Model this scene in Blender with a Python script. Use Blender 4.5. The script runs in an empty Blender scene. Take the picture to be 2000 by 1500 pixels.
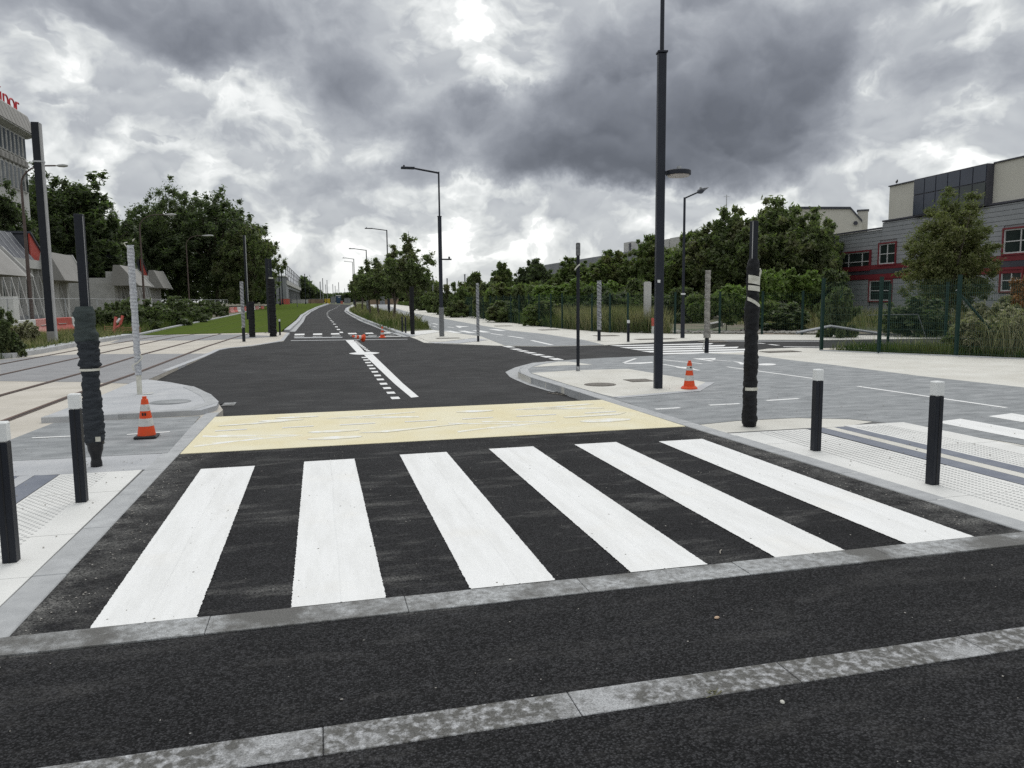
import bpy, bmesh, math, random
import numpy as np
from mathutils import Vector, Matrix
from mathutils import noise as mnoise

# ------------------------------------------------------------------ camera, sky, sun, exposure
F = 1484.0                                   # focal length measured from the crossing's stripes, in photo pixels
EYE = 1.62
RT = Vector((0.9693593, 0.03631804, 0.24294764))
FW = Vector((-0.24546572, 0.1051996, 0.96368025))
UP = Vector((-0.00944098, 0.99378773, -0.11089104))   # world X (across), Y (along the road), Z in camera axes (x right, y up, z ahead)
scene = bpy.context.scene
COL = scene.collection
cam_d = bpy.data.cameras.new('camera')
cam = bpy.data.objects.new('camera', cam_d)
COL.objects.link(cam)
cam_d.sensor_width = 36.0
cam_d.lens = F / 2000 * 36
cam_d.clip_end = 6000
cam_d.clip_start = 0.05
cam.matrix_world = Matrix(((RT[0], RT[1], -RT[2], 0), (FW[0], FW[1], -FW[2], 0), (UP[0], UP[1], -UP[2], EYE), (0, 0, 0, 1)))
scene.camera = cam
scene.view_settings.view_transform = 'Standard'
scene.view_settings.look = 'None'
scene.view_settings.gamma = 1
scene.view_settings.use_curve_mapping = False
scene.view_settings.exposure = 0.06
scene.cycles.use_denoising = False
SUN_EL, SUN_AZ = math.radians(52), math.radians(18)    # behind the clouds, ahead and a little to the right

def ray(px, py):
    c = Vector((px - 1000, 750 - py, F))
    return Vector((c.dot(RT), c.dot(FW), c.dot(UP))) / F

class NT:
    """small helper for node trees"""
    def __init__(s, tree):
        s.t = tree; s.n = tree.nodes; s.l = tree.links
    def new(s, typ, **kw):
        nd = s.n.new(typ)
        for k, v in kw.items():
            setattr(nd, k, v)
        return nd
    def put(s, sock, v):
        if v is None: return
        if isinstance(v, bpy.types.NodeSocket): s.l.new(v, sock)
        else: sock.default_value = v
    def math(s, op, a, b=None, c=None, clamp=False):
        nd = s.new('ShaderNodeMath', operation=op, use_clamp=clamp)
        s.put(nd.inputs[0], a); s.put(nd.inputs[1], b); s.put(nd.inputs[2], c)
        return nd.outputs[0]
    def vmath(s, op, a, b=None, out=0):
        nd = s.new('ShaderNodeVectorMath', operation=op)
        s.put(nd.inputs[0], a)
        if op == 'SCALE': s.put(nd.inputs['Scale'], b)
        else: s.put(nd.inputs[1], b)
        return nd.outputs['Value'] if op in ('DOT_PRODUCT', 'LENGTH') else nd.outputs[0]
    def noise(s, vec, scale, detail=3, rough=0.5, col=False, lac=2.0):
        nd = s.new('ShaderNodeTexNoise')
        s.put(nd.inputs['Vector'], vec)
        nd.inputs['Scale'].default_value = scale; nd.inputs['Detail'].default_value = detail
        nd.inputs['Roughness'].default_value = rough; nd.inputs['Lacunarity'].default_value = lac
        return nd.outputs['Color' if col else 'Fac']
    def voro(s, vec, scale, feature='F1', out='Color'):
        nd = s.new('ShaderNodeTexVoronoi', feature=feature)
        s.put(nd.inputs['Vector'], vec); nd.inputs['Scale'].default_value = scale
        return nd.outputs[out]
    def mapr(s, v, a, b, c=0.0, d=1.0, smooth=False):
        nd = s.new('ShaderNodeMapRange')
        if smooth: nd.interpolation_type = 'SMOOTHSTEP'
        s.put(nd.inputs['Value'], v)
        nd.inputs['From Min'].default_value = a; nd.inputs['From Max'].default_value = b
        nd.inputs['To Min'].default_value = c; nd.inputs['To Max'].default_value = d
        return nd.outputs['Result']
    def ramp(s, v, stops, interp='LINEAR'):
        nd = s.new('ShaderNodeValToRGB'); cr = nd.color_ramp; cr.interpolation = interp
        while len(cr.elements) < len(stops): cr.elements.new(0.5)
        for e, (p, c) in zip(cr.elements, stops):
            e.position = p
            e.color = (c, c, c, 1) if isinstance(c, (int, float)) else (*c, 1)
        s.put(nd.inputs[0], v)
        return nd.outputs[0]
    def mix(s, fac, a, b, mode='MIX'):
        nd = s.new('ShaderNodeMix', data_type='RGBA', blend_type=mode)
        s.put(nd.inputs[0], fac)
        s.put(nd.inputs[6], a if isinstance(a, bpy.types.NodeSocket) else (*a, 1) if len(a) == 3 else a)
        s.put(nd.inputs[7], b if isinstance(b, bpy.types.NodeSocket) else (*b, 1) if len(b) == 3 else b)
        return nd.outputs[2]
    def comb(s, x, y, z):
        nd = s.new('ShaderNodeCombineXYZ')
        s.put(nd.inputs[0], x); s.put(nd.inputs[1], y); s.put(nd.inputs[2], z)
        return nd.outputs[0]
    def sep(s, v):
        nd = s.new('ShaderNodeSeparateXYZ'); s.put(nd.inputs[0], v); return nd.outputs

world = bpy.data.worlds.new('World')
scene.world = world
world.use_nodes = True
W = NT(world.node_tree)
W.n.clear()
tc = W.new('ShaderNodeTexCoord')
D0 = W.vmath('NORMALIZE', tc.outputs['Generated'])
sx, sy, sz = W.sep(D0)
P = W.vmath('MULTIPLY', D0, (2.1, 2.1, 2.9))
wn = W.noise(P, 2.2, 5, 0.55, col=True)
warp = W.vmath('SCALE', W.vmath('SUBTRACT', wn, (0.5, 0.5, 0.5)), 0.35)
PW = W.vmath('ADD', P, warp)
# direction warped for the edges of the big cloud masses
wd = W.noise(D0, 6.0, 7, 0.62, col=True)
DW = W.vmath('ADD', D0, W.vmath('SCALE', W.vmath('SUBTRACT', wd, (0.5, 0.5, 0.5)), 0.13))
# large cloud masses (direction, half width, half height, amount): + thick and dark, - thin and bright
MASSES = [
    (1400, 240, 330, 110, 0.36), (1230, 320, 300, 45, 0.26), (1180, 120, 200, 130, 0.10), (1560, 60, 220, 120, 0.14),
    (300, 50, 330, 80, 0.20), (560, 60, 200, 80, 0.12), (620, 400, 190, 70, 0.22), (820, 250, 260, 70, 0.12), (150, 215, 260, 50, 0.08),
    (960, 70, 110, 70, -0.42), (1090, 150, 60, 50, -0.10), (1700, 170, 40, 90, -0.24), (1850, 290, 200, 60, -0.10), (1870, 120, 160, 60, 0.08),
    (720, 295, 120, 22, -0.22), (260, 300, 280, 26, -0.16), (1180, 400, 260, 40, -0.26), (1000, 470, 460, 60, -0.20), (300, 420, 330, 70, -0.14), (1850, 330, 260, 90, -0.12), (700, 520, 400, 40, -0.12),
    (250, 150, 200, 28, -0.24), (200, 235, 50, 18, -0.30), (480, 230, 120, 60, -0.10), (1500, 420, 300, 45, -0.12), (1880, 40, 80, 40, -0.12),
    (390, 360, 120, 40, -0.06),
]
acc = None
for (cx, cy, rx, ry, amt) in MASSES:
    c = ray(cx, cy).normalized()
    r = Vector((c.y, -c.x, 0)).normalized(); u = r.cross(c) * 1.0
    q1 = W.math('MULTIPLY', W.vmath('DOT_PRODUCT', DW, tuple(r)), F / rx)
    du = W.math('SUBTRACT', W.vmath('DOT_PRODUCT', DW, tuple(u)), 0.0)
    q2 = W.math('MULTIPLY', du, F / ry)
    q = W.math('ADD', W.math('MULTIPLY', q1, q1), W.math('MULTIPLY', q2, q2))
    e = W.math('POWER', 2.718, W.math('MULTIPLY', q, -0.8))
    front = W.math('GREATER_THAN', W.vmath('DOT_PRODUCT', D0, tuple(c)), 0.0)
    term = W.math('MULTIPLY', W.math('MULTIPLY', e, amt), front)
    acc = term if acc is None else W.math('ADD', acc, term)
def puffs(vec, scale):
    nd = W.new('ShaderNodeTexVoronoi', feature='F1')
    W.put(nd.inputs['Vector'], vec); nd.inputs['Scale'].default_value = scale
    nd.inputs['Detail'].default_value = 1.6; nd.inputs['Roughness'].default_value = 0.5
    nd.normalize = True
    d = nd.outputs['Distance']
    return W.math('MULTIPLY', W.math('MULTIPLY', d, d), 1.5)
UPS = (0, 0, 0.035)
n_big = W.noise(PW, 2.0, 4, 0.5)
n_det = W.noise(PW, 5.5, 7, 0.55)
p_1 = puffs(PW, 2.8)
p_1u = puffs(W.vmath('ADD', PW, UPS), 2.8)
dens = W.math('ADD', W.math('MULTIPLY', W.math('SUBTRACT', n_big, 0.5), 0.42), W.math("MULTIPLY", W.math("SUBTRACT", n_det, 0.5), 0.50))
dens = W.math('ADD', dens, W.math('MULTIPLY', W.math('SUBTRACT', 0.28, p_1), 0.62))
dens = W.math('ADD', W.math('ADD', dens, W.math('MULTIPLY', acc, 1.05)), 0.322)
# bright tops, dark undersides of each puff
rel = W.math('MULTIPLY', W.math('SUBTRACT', p_1u, p_1), 1.1)
base = W.ramp(dens, [(0.10, 1.12), (0.28, 1.02), (0.37, 0.88), (0.43, 0.67), (0.52, 0.50), (0.65, 0.345), (0.82, 0.225), (0.97, 0.175)])
lum = W.math('ADD', base, rel)
# small cumulus in the bright stretches
PW2 = W.vmath('ADD', PW, (7.3, 2.1, 0))
q_1 = puffs(PW2, 6.5)
q_1u = puffs(W.vmath('ADD', PW2, (0, 0, 0.025)), 6.5)
c2 = W.math('ADD', W.math('MULTIPLY', W.math('SUBTRACT', 0.30, q_1), 0.6), W.noise(PW2, 7.0, 6, 0.52))
alpha = W.math('MULTIPLY', W.mapr(c2, 0.47, 0.515, 0, 0.85, smooth=True), W.mapr(dens, 0.38, 0.56, 1, 0, smooth=True))
shade2 = W.math('ADD', W.mapr(c2, 0.47, 0.66, 0.96, 0.46), W.math('MULTIPLY', W.math('SUBTRACT', q_1u, q_1), 0.9))
mixn = W.new('ShaderNodeMix', data_type='FLOAT')
W.put(mixn.inputs[0], alpha); W.put(mixn.inputs[2], lum); W.put(mixn.inputs[3], shade2)
lum = W.math('MAXIMUM', mixn.outputs[0], 0.14)
lum = W.math('MINIMUM', lum, 1.15)
# thin haze towards the horizon
hz = W.mapr(sz, 0.0, 0.09, 1.0, 0.0, smooth=True)
hazed = W.new('ShaderNodeMix', data_type='FLOAT')
W.put(hazed.inputs[0], W.math('MULTIPLY', hz, 0.35)); W.put(hazed.inputs[2], lum); hazed.inputs[3].default_value = 0.80
lum = hazed.outputs[0]
tint = W.ramp(lum, [(0.0, (0.84, 0.92, 1.13)), (0.35, (0.91, 0.965, 1.07)), (0.7, (0.965, 1.0, 1.005)), (1.0, (0.99, 1.005, 0.99))])
cloud = W.vmath('SCALE', tint, lum)
# overcast skies brighten towards the zenith
zen = W.mapr(sz, 0.35, 1.0, 1.0, 1.55)
cloud = W.vmath('SCALE', cloud, zen)
sky = W.new('ShaderNodeTexSky', sky_type='NISHITA')
sky.sun_disc = False
sky.sun_elevation = SUN_EL; sky.sun_rotation = SUN_AZ
bg1 = W.new('ShaderNodeBackground'); W.put(bg1.inputs[0], sky.outputs[0]); bg1.inputs[1].default_value = 0.05
bg2 = W.new('ShaderNodeBackground'); W.put(bg2.inputs[0], cloud); bg2.inputs[1].default_value = 1.0
mx = W.new('ShaderNodeMixShader'); mx.inputs[0].default_value = 0.94
W.l.new(bg1.outputs[0], mx.inputs[1]); W.l.new(bg2.outputs[0], mx.inputs[2])
wo = W.new('ShaderNodeOutputWorld'); W.l.new(mx.outputs[0], wo.inputs[0])
world.cycles.sampling_method = 'MANUAL'; world.cycles.sample_map_resolution = 1024

sd = bpy.data.lights.new('sun', 'SUN'); sd.energy = 1.15; sd.angle = math.radians(45); sd.color = (1.0, 0.975, 0.94)
sun = bpy.data.objects.new('sun', sd); COL.objects.link(sun)
sv = Vector((math.sin(SUN_AZ) * math.cos(SUN_EL), math.cos(SUN_AZ) * math.cos(SUN_EL), math.sin(SUN_EL)))
sun.rotation_euler = sv.to_track_quat('Z', 'Y').to_euler()

# ------------------------------------------------------------------ helpers
def rise(Y):                                  # the road climbs gently far ahead
    t = min(max((Y - 100.0) / 130.0, 0.0), 1.0)
    return 1.08 * t * t * (3 - 2 * t)

def zroad(Y):                                 # asphalt dips behind the raised table and comes up at the far tables
    if Y <= 11.35: return -0.002
    if Y <= 12.1: return -0.002 - 0.128 * (Y - 11.35) / 0.75
    if Y <= 16: return -0.13
    if Y <= 24: return -0.13 + 0.118 * (Y - 16) / 8
    if Y <= 38: return -0.012
    if Y <= 40: return -0.012 - 0.07 * (Y - 38) / 2
    return -0.082

def site(px, py, z=0.0):
    """the point of the ground seen at a photo pixel (ground height z, or a function of Y)"""
    d = ray(px, py)
    t = EYE / -d.z
    for _ in range(40):
        Y = d.y * t
        zg = (z(Y) if callable(z) else z) + rise(Y)
        t = 0.5 * t + 0.5 * (EYE - zg) / -d.z
    return (d.x * t, d.y * t)

def at(px, depth, z=0.0):
    """the place on the ground straight below photo column px, at a distance along the camera axis"""
    y = 588.0 - 0.0095 * (px - 622)
    d = ray(px, y)
    return (d.x * depth, d.y * depth)

def hgt(X, Y, py):
    """height of a vertical thing standing at X, Y whose top is seen at row py"""
    lo, hi = -1.0, 90.0
    for _ in range(50):
        m = (lo + hi) / 2
        v = Vector((X, Y, m - EYE))
        c = RT * v.x + FW * v.y + UP * v.z
        if 750 - F * c.y / c.z > py: lo = m
        else: hi = m
    return lo

def tag(o, label=None, cat=None, group=None, kind=None):
    if label: o['label'] = label
    if cat: o['category'] = cat
    if group: o['group'] = group
    if kind: o['kind'] = kind
    return o

def empty(name, loc=(0, 0, 0), rz=0.0, parent=None):
    o = bpy.data.objects.new(name, None)
    o.empty_display_size = 0.2
    COL.objects.link(o); o.location = loc; o.rotation_euler = (0, 0, rz)
    if parent: o.parent = parent
    return o

class MB:
    def __init__(s):
        s.v = []; s.f = []
    def add(s, vs, fs):
        n = len(s.v); s.v += [tuple(p) for p in vs]; s.f += [tuple(i + n for i in f) for f in fs]
        return s
    def box(s, x0, x1, y0, y1, z0, z1):
        vs = [(x, y, z) for z in (z0, z1) for y in (y0, y1) for x in (x0, x1)]
        return s.add(vs, [(0, 2, 3, 1), (4, 5, 7, 6), (0, 1, 5, 4), (2, 6, 7, 3), (0, 4, 6, 2), (1, 3, 7, 5)])
    def cbox(s, cx, cy, z0, z1, w, d=None):
        d = w if d is None else d
        return s.box(cx - w / 2, cx + w / 2, cy - d / 2, cy + d / 2, z0, z1)
    def tube(s, p0, p1, r0, r1=None, n=10, cap=True):
        r1 = r0 if r1 is None else r1
        p0 = Vector(p0); p1 = Vector(p1); d = (p1 - p0).normalized()
        a = Vector((0, 0, 1)) if abs(d.z) < 0.9 else Vector((1, 0, 0))
        u = d.cross(a).normalized(); w = d.cross(u)
        vs = []
        for p, r in ((p0, r0), (p1, r1)):
            for i in range(n):
                t = 2 * math.pi * i / n
                vs.append(p + u * (r * math.cos(t)) + w * (r * math.sin(t)))
        fs = [(i, (i + 1) % n, n + (i + 1) % n, n + i) for i in range(n)]
        if cap: fs += [tuple(range(n))[::-1], tuple(range(n, 2 * n))]
        return s.add(vs, fs)
    def path(s, pts, r, n=8):
        for a, b in zip(pts[:-1], pts[1:]):
            ra, rb = (r, r) if not isinstance(r, (list, tuple)) else r
            s.tube(a, b, ra, rb, n)
        return s
    def ring(s, x0, x1, z0, z1, t, y0, y1):
        s.box(x0, x1, y0, y1, z0, z0 + t); s.box(x0, x1, y0, y1, z1 - t, z1)
        s.box(x0, x0 + t, y0, y1, z0 + t, z1 - t); return s.box(x1 - t, x1, y0, y1, z0 + t, z1 - t)
    def lathe(s, prof, n=16, cx=0, cy=0, fn=None):
        vs = []
        for k, (r, z) in enumerate(prof):
            for i in range(n):
                t = 2 * math.pi * i / n
                rr, zz_ = (r, z) if fn is None else fn(r, z, t)
                vs.append((cx + rr * math.cos(t), cy + rr * math.sin(t), zz_))
        fs = []
        for k in range(len(prof) - 1):
            for i in range(n):
                j = (i + 1) % n
                fs.append((k * n + i, k * n + j, (k + 1) * n + j, (k + 1) * n + i))
        fs.append(tuple(range(n))[::-1]); m = (len(prof) - 1) * n
        fs.append(tuple(range(m, m + n)))
        return s.add(vs, fs)
    def prism(s, poly, vec):
        """polygon of 3-D points swept along vec"""
        n = len(poly); v = Vector(vec)
        vs = [Vector(p) for p in poly] + [Vector(p) + v for p in poly]
        fs = [tuple(range(n)), tuple(range(n, 2 * n))[::-1]] + [(i, i + n, (i + 1) % n + n, (i + 1) % n) for i in range(n)]
        return s.add(vs, fs)
    def build(s, name, m, parent=None, smooth=False, bevel=0.0):
        me = bpy.data.meshes.new(name)
        me.from_pydata([tuple(p) for p in s.v], [], s.f)
        bm = bmesh.new(); bm.from_mesh(me)
        bmesh.ops.recalc_face_normals(bm, faces=bm.faces)
        if bevel:
            bmesh.ops.bevel(bm, geom=list(bm.edges), offset=bevel, segments=1, affect='EDGES', clamp_overlap=True)
        bm.to_mesh(me); bm.free()
        if smooth:
            me.polygons.foreach_set('use_smooth', [True] * len(me.polygons))
        me.materials.append(m)
        o = bpy.data.objects.new(name, me); COL.objects.link(o)
        if parent: o.parent = parent
        return o

def link_mesh(name, me, parent=None, loc=(0, 0, 0), rot=(0, 0, 0), scale=(1, 1, 1)):
    o = bpy.data.objects.new(name, me); COL.objects.link(o)
    o.location = loc; o.rotation_euler = rot; o.scale = scale
    if parent: o.parent = parent
    return o

DEBUG = False
def copy_tree(o, parent=None):
    c = o.copy(); COL.objects.link(c); c.parent = parent
    for ch in list(o.children):
        copy_tree(ch, c)
    return c

def poly(name, pts, m, z=0.0, down=0.0, cuts=None, parent=None, kind='structure', flatz=None):
    """a sheet (down=0) or slab over world points, following the rise of the road"""
    bm = bmesh.new()
    vs = [bm.verts.new((p[0], p[1], 0)) for p in pts]
    f = bm.faces.new(vs)
    f.normal_update()
    bmesh.ops.triangulate(bm, faces=[f], ngon_method='EAR_CLIP')
    ys = [p[1] for p in pts]
    cut = list(cuts or []) + [100, 112, 124, 136, 148, 160, 172, 184, 196, 208, 220, 230]
    for y in cut:
        if min(ys) < y < max(ys):
            bmesh.ops.bisect_plane(bm, geom=bm.verts[:] + bm.edges[:] + bm.faces[:], plane_co=(0, y, 0), plane_no=(0, 1, 0))
    for v in bm.verts:
        v.co.z = (z(v.co.y) if callable(z) else z) + rise(v.co.y)
    bmesh.ops.recalc_face_normals(bm, faces=bm.faces)
    if sum(fc.normal.z for fc in bm.faces) < 0:
        bmesh.ops.reverse_faces(bm, faces=bm.faces)
    if down:
        r = bmesh.ops.extrude_face_region(bm, geom=bm.faces[:])
        nv = [g for g in r['geom'] if isinstance(g, bmesh.types.BMVert)]
        top = set(bm.verts) - set(nv)
        for v in top: v.co.z -= down
        bmesh.ops.recalc_face_normals(bm, faces=bm.faces)
    if DEBUG:
        n_ = len(pts); sh = abs(sum(pts[i][0] * pts[(i + 1) % n_][1] - pts[(i + 1) % n_][0] * pts[i][1] for i in range(n_))) / 2
        ar = sum(fc.calc_area() for fc in bm.faces if fc.normal.z > .5)
        if abs(sh - ar) > .02 * sh + .01: print('AREA', name, round(sh, 2), round(ar, 2))
    me = bpy.data.meshes.new(name); bm.to_mesh(me); bm.free()
    me.materials.append(m)
    o = bpy.data.objects.new(name, me); COL.objects.link(o)
    if parent: o.parent = parent
    elif kind: o['kind'] = kind
    return o

def pxpoly(name, px, m, z=0.0, **kw):
    return poly(name, [site(a, b, z) for a, b in px], m, z, **kw)

def offset_line(pts, d):
    out = []
    for i, p in enumerate(pts):
        a = Vector(pts[max(i - 1, 0)]); b = Vector(pts[min(i + 1, len(pts) - 1)])
        t = (b - a).normalized(); out.append((p[0] - t.y * d, p[1] + t.x * d))
    return out

def ribbon(name, pts, w, m, z=0.0, down=0.0, side=1, parent=None, kind='structure'):
    """a strip of width w lying to the left (side=1) or right (-1) of a line"""
    return poly(name, list(pts) + offset_line(pts, w * side)[::-1], m, z, down, cuts=[12.1, 16, 18, 20, 22, 24, 38, 40], parent=parent, kind=kind)

# ------------------------------------------------------------------ materials
MATS = {}
def mat(name, c1, c2=None, scale=3.0, detail=5, rough=0.75, bump=0.0, bscale=40.0, spec=0.3, metal=0.0, lo=0.35, hi=0.65,
        c3=None, s3=0.6, lo3=0.5, hi3=0.7, coords='pos', stretch=None, grain=None, bdetail=4):
    m = bpy.data.materials.new(name); m.use_nodes = True
    N = NT(m.node_tree); bs = N.n['Principled BSDF']
    if coords == 'pos': v = N.new('ShaderNodeNewGeometry').outputs['Position']
    else: v = N.new('ShaderNodeTexCoord').outputs['Object']
    if stretch: v = N.vmath('MULTIPLY', v, stretch)
    col = None
    if c2 is not None:
        f = N.mapr(N.noise(v, scale, detail, 0.6), lo, hi)
        col = N.mix(f, c1, c2)
    else: col = N.mix(0.0, c1, c1)
    if c3 is not None:
        f3 = N.mapr(N.noise(v, s3, 6, 0.65), lo3, hi3)
        col = N.mix(f3, col, c3)
    if grain:
        g = N.mapr(N.noise(v, grain[0], 2, 0.7), 0.3, 0.7, 1 - grain[1], 1 + grain[1])
        col = N.vmath('SCALE', col, g)
    N.put(bs.inputs['Base Color'], col)
    bs.inputs['Roughness'].default_value = rough
    bs.inputs['Specular IOR Level'].default_value = spec
    bs.inputs['Metallic'].default_value = metal
    if bump:
        bp = N.new('ShaderNodeBump'); bp.inputs['Strength'].default_value = bump; bp.inputs['Distance'].default_value = 0.01
        N.put(bp.inputs['Height'], N.noise(v, bscale, bdetail, 0.6)); N.l.new(bp.outputs[0], bs.inputs['Normal'])
    MATS[name] = m
    return m

def asphalt(name, dark, light, dust, dust_amt, cell=75.0, bump=0.9, edges=False):
    m = bpy.data.materials.new(name); m.use_nodes = True
    N = NT(m.node_tree); bs = N.n['Principled BSDF']
    v = N.new('ShaderNodeNewGeometry').outputs['Position']
    vz = N.new('ShaderNodeTexVoronoi'); N.put(vz.inputs['Vector'], N.vmath('ADD', v, N.vmath('SCALE', N.noise(v, 60, 2, 0.5, col=True), 0.006)))
    vz.inputs['Scale'].default_value = cell
    r = N.sep(vz.outputs['Color'])[0]
    edge = N.mapr(vz.outputs['Distance'], 0.15, 0.75, 1.0, 0.25)
    tone = N.math('MULTIPLY', N.math('ADD', N.math('MULTIPLY', N.math('POWER', r, 1.7), 1.35), 0.16), edge)
    big = N.mapr(N.noise(v, 0.35, 5, 0.6), 0.3, 0.7, 0.82, 1.2)
    med = N.mapr(N.noise(v, 3.0, 5, 0.65), 0.3, 0.7, 0.88, 1.12)
    col = N.mix(tone, dark, light)
    col = N.vmath('SCALE', N.vmath('SCALE', col, big), med)
    # pale bits of stone, a few per square metre
    chip = N.new('ShaderNodeTexVoronoi'); N.put(chip.inputs['Vector'], v); chip.inputs['Scale'].default_value = 14
    cf = N.math('MULTIPLY', N.mapr(chip.outputs['Distance'], 0.04, 0.07, 1, 0), N.math('GREATER_THAN', N.sep(chip.outputs['Color'])[1], 0.93))
    col = N.mix(cf, col, (0.35, 0.34, 0.32))
    # dust swept into pale smears
    st = N.vmath('MULTIPLY', v, (1.2, 4.0, 1))
    df = N.math('MULTIPLY', N.mapr(N.noise(st, 0.9, 8, 0.70), 0.52, 0.78), dust_amt)
    if edges:
        X_ = N.math('ADD', N.sep(v)[0], N.math('MULTIPLY', N.math('SUBTRACT', N.noise(v, 2.2, 6, 0.7), 0.5), 0.7))
        ed = N.math('MAXIMUM', N.mapr(X_, -1.05, -1.5, 0, 0.75), N.mapr(X_, 4.05, 4.55, 0, 0.75))
        df = N.math('MAXIMUM', df, N.math('MULTIPLY', ed, N.mapr(N.noise(v, 3.5, 7, 0.75), 0.40, 0.62)))
    df = N.math('MULTIPLY', df, N.mapr(N.noise(v, 70, 3, 0.7), 0.38, 0.58))
    col = N.mix(df, col, dust)
    N.put(bs.inputs['Base Color'], col)
    N.put(bs.inputs['Roughness'], N.mapr(N.noise(v, 1.3, 4, 0.6), 0.3, 0.7, 0.72, 0.86))
    bs.inputs['Specular IOR Level'].default_value = 0.12
    bp = N.new('ShaderNodeBump'); bp.inputs['Strength'].default_value = bump; bp.inputs['Distance'].default_value = 0.006
    N.put(bp.inputs['Height'], N.math('SUBTRACT', 1.0, vz.outputs['Distance'])); N.l.new(bp.outputs[0], bs.inputs['Normal'])
    MATS[name] = m
    return m

def paint(name, col, dirt, amt=0.5, rag=0.0):
    """thermoplastic road paint with dirt, tyre dust, a rolled seam and small chips"""
    m = bpy.data.materials.new(name); m.use_nodes = True
    N = NT(m.node_tree); bs = N.n['Principled BSDF']
    v = N.new('ShaderNodeNewGeometry').outputs['Position']
    f = N.mapr(N.noise(N.vmath('MULTIPLY', v, (5, 0.7, 1)), 1.3, 9, 0.72), 0.42, 0.80, 0, amt)
    c = N.mix(f, col, dirt)
    warm = N.math('MULTIPLY', N.mapr(N.noise(v, 1.1, 5, 0.6), 0.55, 0.75), 0.22)
    c = N.mix(warm, c, (col[0] * 0.92, col[1] * 0.84, col[2] * 0.70))
    g = N.mapr(N.noise(v, 160, 2, 0.6), 0.3, 0.7, 0.93, 1.05)
    c = N.vmath('SCALE', c, g)
    sp = N.new('ShaderNodeTexVoronoi'); N.put(sp.inputs['Vector'], v); sp.inputs['Scale'].default_value = 9
    sf = N.math('MULTIPLY', N.mapr(sp.outputs['Distance'], 0.05, 0.075, 1, 0), N.math('GREATER_THAN', N.sep(sp.outputs['Color'])[0], 0.86))
    c = N.mix(sf, c, (0.10, 0.09, 0.08))
    N.put(bs.inputs['Base Color'], c)
    bs.inputs['Roughness'].default_value = 0.72; bs.inputs['Specular IOR Level'].default_value = 0.3
    bp = N.new('ShaderNodeBump'); bp.inputs['Strength'].default_value = 0.5; bp.inputs['Distance'].default_value = 0.004
    N.put(bp.inputs['Height'], N.noise(v, 90, 4, 0.7)); N.l.new(bp.outputs[0], bs.inputs['Normal'])
    MATS[name] = m
    return m

def leafmat(name, c1, c2, trans=0.3, c3=None):
    m = bpy.data.materials.new(name); m.use_nodes = True
    N = NT(m.node_tree); bs = N.n['Principled BSDF']; out = N.n['Material Output']
    g = N.new('ShaderNodeNewGeometry')
    c = N.mix(g.outputs['Random Per Island'], c1, c2)
    if c3: c = N.mix(N.mapr(N.noise(g.outputs['Position'], 0.45, 3, 0.6), 0.48, 0.66), c, c3)
    N.put(bs.inputs['Base Color'], c); bs.inputs['Roughness'].default_value = 0.55; bs.inputs['Specular IOR Level'].default_value = 0.3
    tr = N.new('ShaderNodeBsdfTranslucent'); N.put(tr.inputs[0], N.mix(1.0, c, (1.0, 1.25, 0.6), 'MULTIPLY'))
    mxs = N.new('ShaderNodeMixShader'); mxs.inputs[0].default_value = trans
    N.l.new(bs.outputs[0], mxs.inputs[1]); N.l.new(tr.outputs[0], mxs.inputs[2]); N.l.new(mxs.outputs[0], out.inputs[0])
    MATS[name] = m
    return m

A_NEAR = asphalt('asphalt_coarse', (0.0006, 0.0006, 0.0008), (0.050, 0.050, 0.053), (0.16, 0.155, 0.15), 0.45, cell=112)
A_TABLE = asphalt('asphalt_table', (0.003, 0.003, 0.0035), (0.045, 0.045, 0.048), (0.27, 0.265, 0.25), 0.75, cell=120, edges=True)
A_ROAD = asphalt('asphalt_fine', (0.024, 0.024, 0.025), (0.046, 0.046, 0.047), (0.13, 0.127, 0.12), 0.55, cell=160, bump=0.4)
A_CYCLE = mat('cycle_surface', (0.195, 0.205, 0.212), (0.315, 0.327, 0.334), scale=2.2, detail=7, grain=(220, 0.22), bump=0.4, bscale=150, c3=(0.35, 0.355, 0.36), s3=1.1, lo3=0.55, hi3=0.85, stretch=(1, 2.2, 1))
PAINT = paint('white_paint', (0.80, 0.80, 0.79), (0.47, 0.46, 0.43), 0.42)
PAINT_S = paint('white_line_paint', (0.78, 0.78, 0.77), (0.5, 0.49, 0.46), 0.3)
GHOST = mat('worn_paint', (0.74, 0.70, 0.56), (0.80, 0.80, 0.77), scale=5, detail=7, rough=0.8, lo=0.42, hi=0.6)
YELLOW = mat('yellow_resin', (0.70, 0.625, 0.41), (0.735, 0.685, 0.51), scale=1.4, detail=7, c3=(0.70, 0.57, 0.37), s3=1.7, lo3=0.58, hi3=0.85, grain=(150, 0.06), rough=0.82, bump=0.3, bscale=120)
BEIGE = mat('beige_concrete', (0.55, 0.53, 0.475), (0.64, 0.625, 0.575), scale=1.2, detail=8, grain=(260, 0.10), bump=0.3, bscale=140, c3=(0.46, 0.44, 0.39), s3=0.8, lo3=0.58, hi3=0.8)
BEIGE_T = mat('track_concrete', (0.46, 0.425, 0.365), (0.56, 0.52, 0.46), scale=0.9, detail=8, grain=(120, 0.08), bump=0.25, bscale=90, stretch=(1, 1.6, 1), c3=(0.38, 0.36, 0.325), s3=0.7, lo3=0.55, hi3=0.8)
GREY_T = mat('track_grey_concrete', (0.225, 0.225, 0.232), (0.285, 0.285, 0.29), scale=1.5, detail=8, grain=(160, 0.18), bump=0.3, bscale=120, stretch=(1, 1.8, 1))
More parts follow.
